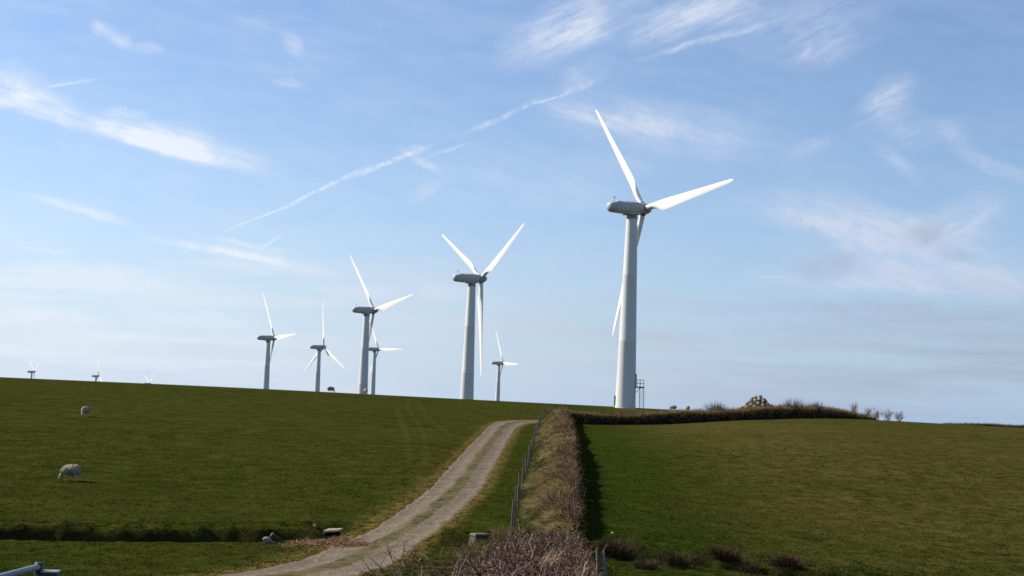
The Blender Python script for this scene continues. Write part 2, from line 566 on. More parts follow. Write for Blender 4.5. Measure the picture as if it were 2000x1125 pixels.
def blades(P, D, L, W, var, bend=0.35, seg=2):
    """grass blades: P base (n,3), D direction (n,3), L length, W width -> verts, tri faces, var"""
    n = len(P)
    side = np.cross(D, rng.normal(size=(n, 3)))
    side /= np.linalg.norm(side, axis=1)[:, None] + 1e-9
    droop = np.zeros((n, 3))
    hd = D[:, :2] + 0.2 * rng.normal(size=(n, 2))
    droop[:, :2] = hd
    droop[:, 2] = -0.6
    vs = []
    ts = np.linspace(0, 1, seg + 1)
    for k, t in enumerate(ts):
        c = P + D * (L * t)[:, None] + droop * (L * bend * t * t)[:, None]
        wv = side * (W * (1 - t) * 0.5)[:, None]
        if k < seg:
            vs += [c - wv, c + wv]
        else:
            vs += [c]
    m = 2 * seg + 1
    V_ = np.stack(vs, 1).reshape(-1, 3)
    fs = []
    b = (np.arange(n) * m)
    for k in range(seg - 1):
        fs.append(np.stack([b + 2 * k, b + 2 * k + 1, b + 2 * k + 3], 1))
        fs.append(np.stack([b + 2 * k, b + 2 * k + 3, b + 2 * k + 2], 1))
    k = seg - 1
    fs.append(np.stack([b + 2 * k, b + 2 * k + 1, b + 2 * k + 2], 1))
    return V_, np.concatenate(fs), np.repeat(var, m)


def twigs(paths, rad, var):
    """paths (n,k,3), rad (n,k) -> 3-sided tubes as quads"""
    n, k, _ = paths.shape
    T = np.gradient(paths, axis=1)
    T /= np.linalg.norm(T, axis=2)[..., None] + 1e-9
    ref = rng.normal(size=(n, 1, 3))
    a = np.cross(T, ref)
    a /= np.linalg.norm(a, axis=2)[..., None] + 1e-9
    b = np.cross(T, a)
    rings = []
    for i in range(3):
        an = 2 * math.pi * i / 3
        rings.append(paths + (a * math.cos(an) + b * math.sin(an)) * rad[..., None])
    V_ = np.stack(rings, 2).reshape(-1, 3)            # n,k,3(side),3
    base = (np.arange(n) * k * 3)[:, None, None]
    kk = (np.arange(k - 1) * 3)[None, :, None]
    ii = np.arange(3)[None, None, :]
    jj = (ii + 1) % 3
    f = np.stack([base + kk + ii, base + kk + jj, base + kk + 3 + jj, base + kk + 3 + ii], -1).reshape(-1, 4)
    return V_, f, np.repeat(var, k * 3)


def grow(P, D, L, wob, k=5, grav=0.0, up=0.0):
    """wandering twig paths"""
    n = len(P)
    pts = [P]
    d = D / (np.linalg.norm(D, axis=1)[:, None] + 1e-9)
    for i in range(k - 1):
        d = d + rng.normal(size=(n, 3)) * wob
        d[:, 2] += up - grav
        d /= np.linalg.norm(d, axis=1)[:, None] + 1e-9
        pts.append(pts[-1] + d * (L / (k - 1))[:, None])
    return np.stack(pts, 1), d


# ------------------------------------------------------------------ materials
def new_mat(name):
    m = bpy.data.materials.new(name)
    m.use_nodes = True
    m.node_tree.nodes.clear()
    return m, NT(m.node_tree)


def finish(nt, color, rough=0.8, spec=0.3, bump=None, bstr=0.3, bdist=0.02, metallic=0.0, trans=0.0):
    ins = {'Base Color': color, 'Roughness': rough, 'Specular IOR Level': spec, 'Metallic': metallic}
    p = nt.node('ShaderNodeBsdfPrincipled', ins=ins)
    if bump is not None:
        b = nt.node('ShaderNodeBump', ins={'Strength': bstr, 'Distance': bdist, 'Height': bump})
        nt.l.new(b.outputs[0], p.inputs['Normal'])
    out = p.outputs[0]
    if trans > 0:
        t = nt.node('ShaderNodeBsdfTranslucent', ins={'Color': color})
        mx = nt.node('ShaderNodeMixShader', ins={0: trans, 1: p.outputs[0], 2: t.outputs[0]})
        out = mx.outputs[0]
    nt.node('ShaderNodeOutputMaterial', ins={'Surface': out})


def attr(nt, name):
    return nt.node('ShaderNodeAttribute', attribute_name=name).outputs['Fac']


def pos(nt):
    return nt.node('ShaderNodeTexCoord').outputs['Object']


# grass-covered ground
def grass_color(nt, P):
    big = nt.noise(P, 0.035, 3.0, 0.6)
    mid = nt.noise(P, 0.55, 4.0, 0.65)
    fine = nt.noise(P, 9.0, 4.0, 0.7)
    a = nt.ramp(nt.math('ADD', nt.math('MULTIPLY', mid, 0.45), nt.math('MULTIPLY', fine, 0.55)),
                [(0.32, (0.0072, 0.0112, 0.0016)), (0.45, (0.0240, 0.0310, 0.0047)), (0.56, (0.0416, 0.0464, 0.0094)),
                 (0.70, (0.0880, 0.0740, 0.0234))])
    b = nt.mix(nt.maprange(big, 0.35, 0.68, 0.0, 0.35), a, (0.0528, 0.0430, 0.0109))
    return b, mid, fine


gm, nt = new_mat('pasture')
P = pos(nt)
c, mid, fine = grass_color(nt, P)
# the right-hand field has dead, straw coloured growth in drifts; the damp ground is greener
dry = attr(nt, 'dry')
strw = nt.maprange(nt.noise(P, 1.1, 5.0, 0.72), 0.38, 0.66, 0.15, 1.0)
c = nt.mix(nt.math('MULTIPLY', nt.math('MULTIPLY', dry, strw), 0.75), c, (0.0892, 0.0671, 0.0229))
c = nt.mix(nt.math('MULTIPLY', attr(nt, 'lush'), 0.6), c, nt.ramp(fine, [(0.35, (0.0051, 0.0138, 0.0008)), (0.65, (0.0255, 0.0447, 0.0043))]))
c = nt.mix(nt.math('MULTIPLY', attr(nt, 'tyre'), 0.08), c, (0.13, 0.125, 0.06))
c = nt.mix(nt.math('MULTIPLY', attr(nt, 'verge'), nt.maprange(nt.noise(P, 2.5, 4.0, 0.7), 0.38, 0.6, 0.0, 0.8)), c, (0.155, 0.105, 0.035))
c = nt.mix(attr(nt, 'soil_shade'), c, nt.ramp(fine, [(0.35, (0.010, 0.009, 0.004)), (0.65, (0.032, 0.027, 0.010))]))  # ditch soil, darkened with the painted shade of the bank face
bh = nt.math('ADD', nt.noise(P, 3.0, 4.0, 0.7), nt.math('MULTIPLY', nt.noise(P, 14.0, 3.0, 0.7), 0.5))
finish(nt, c, 1.0, 0.0, bh, 0.9, 0.12)
M_GROUND = gm

gm, nt = new_mat('grass_blades')
v = attr(nt, 'var')
c = nt.ramp(v, [(0.0, (0.0082, 0.0211, 0.0016)), (0.4, (0.0246, 0.0370, 0.0048)), (0.75, (0.0525, 0.0546, 0.0120)),
                (0.9, (0.0984, 0.0836, 0.0280)), (1.0, (0.1394, 0.1144, 0.0480))])
finish(nt, c, 0.9, 0.0, trans=0.2)
M_GRASS = gm

gm, nt = new_mat('gravel_track')
P = pos(nt)
gc, mid, fine = grass_color(nt, P)
cr = attr(nt, 'cross')        # 0 rut centre .. 1 grassy
grit = nt.node('ShaderNodeTexVoronoi', ins={'Vector': P, 'Scale': 20.0}).outputs['Color']
grv = nt.node('ShaderNodeSeparateXYZ', ins={0: grit}).outputs[0]
g = nt.ramp(grv, [(0.0, (0.052, 0.041, 0.030)), (0.35, (0.128, 0.096, 0.063)), (0.75, (0.195, 0.150, 0.100)), (1.0, (0.31, 0.26, 0.195))])
g = nt.mix(nt.maprange(nt.noise(P, 0.8, 4.0, 0.65), 0.35, 0.65, 0.0, 0.55), g, (0.085, 0.07, 0.052))
gg = nt.mix(nt.maprange(nt.noise(P, 1.7, 4.0, 0.7), 0.36, 0.58, 0.0, 0.85), gc, (0.110, 0.086, 0.034))
nn = nt.math('ADD', nt.math('MULTIPLY', nt.math('SUBTRACT', nt.noise(P, 4.5, 6.0, 0.8), 0.5), 2.2), cr)
c = nt.mix(nt.maprange(nn, 0.35, 0.75), g, gg)
bh = nt.math('ADD', nt.math('MULTIPLY', grv, 0.5), nt.noise(P, 5.0, 4.0, 0.7))
finish(nt, c, 0.95, 0.1, bh, 0.8, 0.04)
M_TRACK = gm

gm, nt = new_mat('bank_earth')
P = pos(nt)
f = nt.noise(P, 5.0, 4.0, 0.7)
c = nt.ramp(f, [(0.3, (0.018, 0.022, 0.007)), (0.55, (0.055, 0.055, 0.020)), (0.75, (0.11, 0.085, 0.04))])
finish(nt, c, 0.95, 0.05, f, 0.8, 0.1)
M_EARTH = gm

gm, nt = new_mat('dead_grass')
v = attr(nt, 'var')
c = nt.ramp(v, [(0.0, (0.0360, 0.0558, 0.0104)), (0.3, (0.0680, 0.0779, 0.0207)), (0.45, (0.1680, 0.1271, 0.0459)),
                (0.8, (0.3200, 0.2378, 0.1036)), (1.0, (0.4480, 0.3690, 0.1998))])
finish(nt, c, 0.8, 0.05, trans=0.35)
M_DEAD = gm

gm, nt = new_mat('bramble_stem')
v = attr(nt, 'var')
c = nt.ramp(v, [(0.0, (0.0328, 0.0151, 0.0091)), (0.5, (0.0861, 0.0437, 0.0213)), (0.85, (0.1804, 0.1008, 0.0502)), (1.0, (0.3444, 0.2436, 0.1292))])
finish(nt, c, 0.7, 0.2)
M_BRAMBLE = gm

gm, nt = new_mat('hedge_twig')
v = attr(nt, 'var')
c = nt.ramp(v, [(0.0, (0.0301, 0.0185, 0.0137)), (0.45, (0.0903, 0.0437, 0.0266)), (0.8, (0.1978, 0.1134, 0.0684)), (0.95, (0.3096, 0.2100, 0.1292)), (1.0, (0.4472, 0.3360, 0.1976))])
finish(nt, c, 0.65, 0.3)
M_TWIG = gm

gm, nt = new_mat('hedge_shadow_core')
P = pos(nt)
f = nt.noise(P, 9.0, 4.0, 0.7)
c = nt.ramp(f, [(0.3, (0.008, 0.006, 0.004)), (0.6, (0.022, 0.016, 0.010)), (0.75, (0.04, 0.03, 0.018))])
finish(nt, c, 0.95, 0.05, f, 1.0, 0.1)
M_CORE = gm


def paint(name, base, stain=0.25, rough=0.4):
    m, nt = new_mat(name)
    P = pos(nt)
    mp = nt.node('ShaderNodeMapping', ins={'Vector': P, 'Scale': (2.0, 2.0, 0.25)})
    s_ = nt.maprange(nt.noise(mp.outputs[0], 1.4, 5.0, 0.65), 0.45, 0.75, 0.0, stain)
    c = nt.mix(s_, base, (base[0] * 0.62, base[1] * 0.60, base[2] * 0.54))
    rr = nt.maprange(nt.noise(P, 3.0, 3.0), 0.3, 0.7, rough, rough + 0.15)
    finish(nt, c, rr, 0.4)
    return m


M_TOWER = paint('tower_paint', (0.58, 0.59, 0.57), 0.10)
M_NAC = paint('shaded_nacelle_paint', (0.38, 0.395, 0.385), 0.2)  # same white paint as the tower, darkened to carry the nacelle's shade
M_BLADE = paint('blade_gelcoat', (0.80, 0.79, 0.76), 0.08, 0.35)
M_RING = paint('weathered_ring', (0.24, 0.20, 0.165), 0.5)
M_DARKM = paint('dark_metal', (0.035, 0.038, 0.04), 0.2, 0.5)
M_GALV = paint('galvanised_steel', (0.22, 0.245, 0.27), 0.4, 0.4)
M_DOOR = paint('door_paint', (0.10, 0.13, 0.15), 0.2, 0.5)


def stone_mat(name, a, b, lich=0.6):
    m, nt = new_mat(name)
    P = pos(nt)
    f = nt.noise(P, 6.0, 5.0, 0.7)
    c = nt.mix(nt.maprange(f, 0.35, 0.7), a, b)
    c = nt.mix(nt.maprange(nt.noise(P, 16.0, 3.0), 0.58, 0.66, 0, lich), c, (0.30, 0.29, 0.22))
    finish(nt, c, 0.9, 0.2, f, 0.7, 0.05)
    return m


M_STONE = stone_mat('field_stone', (0.22, 0.19, 0.145), (0.42, 0.37, 0.29))
M_PALE = stone_mat('pale_boulder', (0.19, 0.16, 0.11), (0.38, 0.33, 0.235))
M_BLOCK = stone_mat('stone_block', (0.035, 0.030, 0.022), (0.10, 0.082, 0.058), 0.1)

gm, nt = new_mat('weathered_wood')
P = pos(nt)
mp = nt.node('ShaderNodeMapping', ins={'Vector': P, 'Scale': (14, 14, 1.2)})
f = nt.noise(mp.outputs[0], 3.0, 4.0, 0.7)
c = nt.ramp(f, [(0.3, (0.06, 0.048, 0.034)), (0.6, (0.16, 0.135, 0.10)), (0.8, (0.27, 0.24, 0.19))])
finish(nt, c, 0.9, 0.15, f, 0.5, 0.01)
M_WOOD = gm

gm, nt = new_mat('wool')
P = pos(nt)
f = nt.noise(P, 9.0, 4.0, 0.7)
c = nt.ramp(f, [(0.3, (0.11, 0.085, 0.055)), (0.5, (0.27, 0.22, 0.16)), (0.75, (0.52, 0.46, 0.36))])
finish(nt, c, 0.95, 0.05, f, 1.0, 0.05)
M_WOOL = gm
gm, nt = new_mat('sheep_skin')
P = pos(nt)
f = nt.noise(P, 7.0, 3.0)
c = nt.ramp(f, [(0.3, (0.30, 0.20, 0.14)), (0.7, (0.48, 0.36, 0.27))])
finish(nt, c, 0.85, 0.1)
M_SKIN = gm
gm, nt = new_mat('straw')
v = attr(nt, 'var')
c = nt.ramp(v, [(0.0, (0.10, 0.06, 0.028)), (0.5, (0.30, 0.17, 0.085)), (1.0, (0.48, 0.31, 0.17))])
finish(nt, c, 0.9, 0.1)
M_STRAW = gm

# ------------------------------------------------------------------ ground mesh
az_f = np.linspace(R(-21), R(21), 430)
az_l = R(-21) - np.geomspace(0.004, R(159), 60)[::-1]
az_r = R(21) + np.geomspace(0.004, R(159), 60)
AZ = np.r_[az_l, az_f, az_r]
RR = np.r_[np.array([0.3, 2, 4, 6, 8, 10, 12, 14, 16, 18, 20, 22, 24, 26, 28, 30, 32, 34, 36, 38]), np.arange(39, 49, 0.4),
           np.arange(49, 66, 0.16), np.arange(66, 110, 0.5), np.arange(110, 262, 1.0), np.geomspace(264, 3990, 60)]
GA, GR = np.meshgrid(AZ, RR)
GX, GY = GR * np.sin(GA), GR * np.cos(GA)
gx, gy = GX.ravel(), GY.ravel()
gz = ground_h(gx, gy)
inn = (gy > 5) & (np.abs(gx) < 60) & (gy < 210)
td = np.full(gx.shape, 99.0)
thw = np.full(gx.shape, 1.0)
td[inn], thw[inn] = track_info(gx[inn], gy[inn])
gz = gz - 0.10 * (1 - sstep(td, thw - 0.35, thw + 0.02))
# drop the ground under the bank a little so that the bank foot sits in it
dry = np.zeros_like(gz)
right = sstep(gx, np.interp(gy, BD, BR[:, 0]) - 1, np.interp(gy, BD, BR[:, 0]) + 1) * (gy > 30)
dl = gx - np.interp(gy, BD, BR[:, 0])
dry = right * sstep(dl, 3, 16) * (0.60 + 0.50 * sstep(fbm(gx * 0.05, gy * 0.12, 3, 50), -0.15, 0.45)) * (gy < 260)
_dt = resample(np.array([hit(*q) for q in ((1440, 842), (1540, 851), (1620, 872), (1760, 915), (1990, 965))]), 20)
_dd, _, _ = poly_dist(gx, gy, _dt)
dry = dry + 0.5 * np.exp(-(_dd / 1.3) ** 2) * (gx > 0) * (gy < 175)
dry = dry + right * np.exp(-((gy - 52) / 3.5) ** 2) * 0.4
strip = (gx < np.interp(gy, BD, BL[:, 0])) & (gx > -12) & (gy < 172)
lush = right * (1 - sstep(dl, 2, 11 + 6 * fbm(gx * 0.2, gy * 0.2, 2, 60))) * 0.9
lush = np.maximum(lush, right * 0.45 * (1 - sstep(gy, 56, 68)))
lush = np.maximum(lush, strip * 0.65 * sstep(gx, -3.5, 0.5) * sstep(gy, 50, 56))
lush = np.maximum(lush, (gx < -6) * 0.45 * (1 - sstep(gy, 60.5, 61.5)) * (gy > 0))
lush = np.maximum(lush, (gx < 0) * 0.35 * (1 - sstep(gy, 61, 110)) * (gy > 0))
verge = (1 - sstep(td - thw, 0.15, 0.8)) + 0.6 * (1 - sstep(td - thw, 0.2, 2.0)) * (gx < np.interp(gy, TC[::-1, 1], TC[::-1, 0])) * (gy < 90)
verge = np.clip(verge, 0, 1)
soil_shade = np.zeros_like(gz)
for k, D in enumerate((DITCH, DITCH2)):
    s_ = gy - np.interp(gx, D[:, 0], D[:, 1])
    on = (gx > D[0, 0]) & (gx < D[-1, 0])
    soil_shade = np.maximum(soil_shade, on * sstep(s_, -0.3, 0.2) * (1 - sstep(s_, 1.1, 1.9)) * (0.65 + 0.6 * fbm(gx * 0.8, gy * 2.5, 3, 70)))
soil_shade = np.clip(soil_shade, 0, 0.9)
tyre = np.zeros_like(gz)
for T_ in ([(795, 783), (800, 805), (822, 835), (832, 870), (828, 915)], [(776, 786), (778, 815), (795, 850), (800, 905)],
           [(815, 785), (835, 815), (862, 838), (880, 850)]):
    pts = resample(np.array([hit(*q) for q in T_]), 24)
    dd, _, _ = poly_dist(gx, gy, pts)
    tyre = np.maximum(tyre, 1 - sstep(dd, 0.10, 0.38))
nr, na = GA.shape
ii = np.arange(nr - 1)[:, None] * na + np.arange(na - 1)[None]
faces = np.stack([ii, ii + 1, ii + na + 1, ii + na], -1).reshape(-1, 4)[:, ::-1]
me = mesh_from('ground', np.stack([gx, gy, gz], 1), faces, M_GROUND, True,
               dict(dry=np.clip(dry, 0, 1), lush=lush, verge=verge, soil_shade=soil_shade, tyre=tyre))
obj('ground', me, kind='structure')

# ------------------------------------------------------------------ farm track
NW = 34
NS = 900
tt = np.linspace(0, NTR - 1, NS)
Lp = np.stack([np.interp(tt, np.arange(NTR), TLp[:, k]) for k in range(2)], 1)
Rp = np.stack([np.interp(tt, np.arange(NTR), TRp[:, k]) for k in range(2)], 1)
ww = np.linspace(-0.06, 1.06, NW)
XY = Lp[:, None] * (1 - ww)[None, :, None] + Rp[:, None] * ww[None, :, None]
tx, ty = XY[..., 0].ravel(), XY[..., 1].ravel()
W_ = np.tile(ww, NS)
hwv = np.repeat(np.linalg.norm(Rp - Lp, axis=1) / 2, NW)
edge = (0.5 - np.abs(W_ - 0.5)) * 2 * hwv            # metres in from the edge
ragg = 0.16 * fbm(tx * 1.1, ty * 1.1, 3, 80)
tz = ground_h(tx, ty) - 0.13 * (1 - sstep(edge + ragg, -0.12, 0.22)) + 0.004
rut = np.minimum(np.abs(W_ - 0.20), np.abs(W_ - 0.80))
tz -= 0.05 * np.exp(-(rut / 0.12) ** 2)
cross = 1 - sstep(-np.abs(W_ - 0.5), -0.26, -0.12)   # middle
midg = np.exp(-((W_ - 0.52) / 0.135) ** 2)
cross = np.clip(midg * (0.80 + 0.5 * fbm(tx * 0.35, ty * 0.35, 2, 90)) * 1.35, 0, 1)
cross = np.maximum(cross, (1 - sstep(edge, -0.05, 0.30)) * 0.75)
ii = np.arange(NS - 1)[:, None] * NW + np.arange(NW - 1)[None]
faces = np.stack([ii, ii + 1, ii + NW + 1, ii + NW], -1).reshape(-1, 4)
me = mesh_from('farm_track', np.stack([tx, ty, tz], 1), faces, M_TRACK, True, dict(cross=cross))
obj('farm_track', me, kind='structure')


def in_bank(x, y, m=0.0):
    l_ = np.interp(y, BD, BL[:, 0]) - m
    r_ = np.interp(y, BD, BR[:, 0]) + m
    return (x > l_) & (x < r_) & (y > BD[0] - 2) & (y < BD[-1] + 2)


# ------------------------------------------------------------------ grass
def scatter(n, r0, r1, a0, a1, p=1.0):
    u = rng.random(n)
    r = r0 * (r1 / r0) ** u if p == 1 else np.sqrt(r0 ** 2 + (r1 ** 2 - r0 ** 2) * u)
    a = rng.uniform(R(a0), R(a1), n)
    return r * np.sin(a), r * np.cos(a)


x, y = scatter(150000, 43, 125, -19.6, 19.6)
d_, hw_ = track_info(x, y)
s1 = y - np.interp(x, DITCH[:, 0], DITCH[:, 1])
s2 = y - np.interp(x, DITCH2[:, 0], DITCH2[:, 1])
face = ((x < -6.8) & (s1 > -0.5) & (s1 < 1.25)) | ((x > -3.2) & (x < 1.0) & (s2 > -0.5) & (s2 < 1.1))
keep = (d_ > hw_ + 0.02) & ~in_bank(x, y) & ~face
x, y = x[keep], y[keep]
clump = fbm(x * 1.5, y * 1.5, 3, 100)
keep = rng.random(len(x)) < 0.45 + 0.8 * clump
x, y, clump = x[keep], y[keep], clump[keep]
n0 = len(x)
k = 3
x = np.repeat(x, k) + rng.normal(0, 0.03, n0 * k)
y = np.repeat(y, k) + rng.normal(0, 0.03, n0 * k)
clump = np.repeat(clump, k)
z = ground_h(x, y) - 0.01
P_ = np.stack([x, y, z], 1)
D_ = rng.normal(0, 0.55, (len(x), 3))
D_[:, 2] = 1
D_ /= np.linalg.norm(D_, axis=1)[:, None]
dl = x - np.interp(y, BD, BR[:, 0])
dryp = np.where(dl > 6, 0.14, 0.012)
var = np.clip(0.38 + 0.22 * rng.normal(size=len(x)) + 0.15 * clump - 0.12 * (np.abs(dl - 5) < 6), 0, 0.8)
var = np.where(rng.random(len(x)) < dryp, rng.uniform(0.8, 1.0, len(x)), var)
L_ = (0.055 + 0.05 * rng.random(len(x))) * (1 + 0.4 * clump)
V_, F_, A_ = blades(P_, D_, L_, 0.012 + 0.012 * rng.random(len(x)) + 0.00012 * y, var, 0.4, 1)
xt, yt = scatter(5200, 44, 118, -19.6, 19.6)
dt_, ht2 = track_info(xt, yt)
kk_ = (dt_ > ht2 + 0.3) & ~in_bank(xt, yt, 0.3) & (rng.random(len(xt)) < 0.35 + 0.9 * fbm(xt * 0.25, yt * 0.25, 2, 101))
xt, yt = xt[kk_], yt[kk_]
nt_ = len(xt)
xx = np.repeat(xt, 14) + rng.normal(0, 0.10, nt_ * 14)
yy = np.repeat(yt, 14) + rng.normal(0, 0.10, nt_ * 14)
D2 = rng.normal(0, 0.5, (len(xx), 3))
D2[:, 2] = 1
D2 /= np.linalg.norm(D2, axis=1)[:, None]
base_v = np.repeat(np.where(rng.random(nt_) < 0.18, 0.82, 0.18), 14)
Vt, Ft, At = blades(np.stack([xx, yy, ground_h(xx, yy) - 0.02], 1), D2, rng.uniform(0.09, 0.20, len(xx)), np.full(len(xx), 0.022), np.clip(base_v + rng.normal(0, 0.08, len(xx)), 0, 1), 0.4, 1)
V_, F_, A_ = np.r_[V_, Vt], np.r_[F_, Ft + len(V_)], np.r_[A_, At]
obj('pasture_grass', mesh_from('pasture_grass', V_, F_, M_GRASS, False, {'var': A_}), kind='stuff',
    label='short green pasture grass covering the near slopes', category='grass')

# ------------------------------------------------------------------ field bank with dead grass and brambles
NB = 700
bd = np.linspace(BD[0], BD[-1], NB)
lx = np.interp(bd, BD, BL[:, 0])
rx = np.interp(bd, BD, BR[:, 0])
lx = lx + 0.12 * vnoise(bd * 0.6, bd * 0, 110)
rx = rx + 0.10 * vnoise(bd * 0.8, bd * 0, 111)
bh_ = np.interp(bd, [56, 60, 75, 110, 150, 168, 173], [0.3, 0.9, 1.3, 1.45, 1.55, 1.6, 1.5])
ts = np.r_[np.linspace(0, 0.84, 22), np.linspace(0.87, 1.0, 7)]


def bank_prof(t):
    return sstep(t, -0.28, 0.78) * 1.0 * (1 - sstep(t, 0.88, 1.01)) - 0.10 * (t <= 0.001)


def bank_pt(d, t, off=0.0):
    l_ = np.interp(d, bd, lx)
    r_ = np.interp(d, bd, rx)
    h_ = np.interp(d, bd, bh_)
    X = l_ * (1 - t) + r_ * t
    lum = 0.34 * fbm(d * 0.45, t * 2.6, 3, 120) + 0.16 * fbm(d * 1.9, t * 6, 2, 121)
    Z = ground_h(X, d) + (bank_prof(t) - 0.05) * h_ * (1 + 0.12 * vnoise(d * 0.25, t, 122)) + lum * np.sin(np.pi * np.clip(t, 0, 1)) ** 0.5 * 0.9
    return np.stack([X, d, Z + off], -1)


Dg, Tg = np.meshgrid(bd, ts, indexing='ij')
VB = bank_pt(Dg.ravel(), Tg.ravel())
VB[:, 0] += 0.05 * rng.normal(size=len(VB)) * (Tg.ravel() > 0.85)
n1 = len(ts)
ii = np.arange(NB - 1)[:, None] * n1 + np.arange(n1 - 1)[None]
faces = np.stack([ii, ii + 1, ii + n1 + 1, ii + n1], -1).reshape(-1, 4)
bank = thing('hedge_bank', 'long earth bank of straw coloured dead grass and brambles climbing the slope beside the track',
             'field bank', (0, 0, 0))
obj('earth_bank', mesh_from('earth_bank', VB, faces, M_EARTH, True), bank)
# dead grass in leaning clumps
def bank_patch(d, t):
    return fbm(d * 0.16, t * 2.2, 3, 130), fbm(d * 0.5, t * 3.5, 2, 133)


nc, nb_ = 3000, 34
dc = 56.5 * (172 / 56.5) ** rng.random(nc)
tc = np.clip(rng.beta(1.25, 1.0, nc), 0.0, 0.97)
p1_, p2_ = bank_patch(dc, tc)
gprob = sstep(0.46 - tc + 0.80 * p1_, -0.10, 0.22)
isg = rng.random(nc) < gprob
bram = sstep(tc + 0.9 * p2_, 0.72, 1.05)
keepc = rng.random(nc) > bram * 0.55
dc, tc, isg = dc[keepc], tc[keepc], isg[keepc]
nc = len(dc)
mean = np.where(isg, rng.uniform(0.02, 0.34, nc), np.clip(rng.normal(0.66, 0.17, nc), 0.35, 0.98))
lean = np.stack([-0.55 + rng.normal(0, 0.35, nc), -0.45 + rng.normal(0, 0.35, nc), np.full(nc, 0.65)], 1)
Lc = np.where(isg, rng.uniform(0.10, 0.25, nc), rng.uniform(0.25, 0.62, nc))
d = np.repeat(dc, nb_) + rng.normal(0, 0.16, nc * nb_)
t = np.clip(np.repeat(tc, nb_) + rng.normal(0, 0.045, nc * nb_), 0, 0.985)
n = len(d)
P_ = bank_pt(d, t, -0.04)
D_ = np.repeat(lean, nb_, 0) + rng.normal(0, 0.22, (n, 3))
D_ /= np.linalg.norm(D_, axis=1)[:, None]
var = np.clip(np.repeat(mean, nb_) + rng.normal(0, 0.09, n), 0, 1)
V_, F_, A_ = blades(P_, D_, np.repeat(Lc, nb_) * rng.uniform(0.5, 1.1, n), (0.012 + 0.00022 * d), var, 0.55, 3)
obj('dead_grass', mesh_from('dead_grass', V_, F_, M_DEAD, False, {'var': A_}), bank)


def bramble_set(nm, parent, pfun, n, L0, L1, rad, up=0.10, bias=(0, 0, 0.6), mat=None, wob=0.35, k=6, vmean=0.5):
    P_ = pfun(n)
    D_ = rng.normal(0, 0.6, (n, 3)) + np.array(bias)
    L_ = rng.uniform(L0, L1, n)
    paths, _ = grow(P_, D_, L_, wob, k, grav=0.16, up=up)
    rr_ = np.linspace(1.0, 0.45, k)[None] * (rad * rng.uniform(0.6, 1.3, n))[:, None]
    var = np.clip(rng.normal(vmean, 0.24, n), 0, 1)
    V_, F_, A_ = twigs(paths, rr_, var)
    return obj(nm, mesh_from(nm, V_, F_, mat or M_BRAMBLE, False, {'var': A_}), parent)


def bank_crest(n):
    d = 56.5 * (172 / 56.5) ** rng.random(n * 3)
    t = rng.uniform(0.35, 0.95, n * 3)
    _, q2 = bank_patch(d, t)
    k_ = rng.random(n * 3) < sstep(t + 0.9 * q2, 0.70, 1.05) + 0.025
    d, t = d[k_][:n], t[k_][:n]
    P0_ = bank_pt(d, t, -0.05)
    return P0_


def bramble_bank(n):
    P_ = bank_crest(n)
    n = len(P_)
    D_ = rng.normal(0, 0.6, (n, 3)) + np.array([-0.15, -0.1, 0.75])
    L_ = rng.uniform(0.35, 0.95, n)
    paths, _ = grow(P_, D_, L_, 0.35, 6, grav=0.18, up=0.10)
    rr_ = np.linspace(1.0, 0.45, 6)[None] * ((0.006 + 0.00004 * P_[:, 1]) * rng.uniform(0.6, 1.4, n))[:, None]
    V_, F_, A_ = twigs(paths, rr_, np.clip(rng.normal(0.5, 0.26, n), 0, 1))
    obj('brambles', mesh_from('brambles', V_, F_, M_BRAMBLE, False, {'var': A_}), bank)


bramble_bank(9500)


# ------------------------------------------------------------------ the hedge that crosses behind the right-hand field
def hedge_line(pxs, ds):
    return np.array([(x_at(a, d), d) for a, d in zip(pxs, ds)])


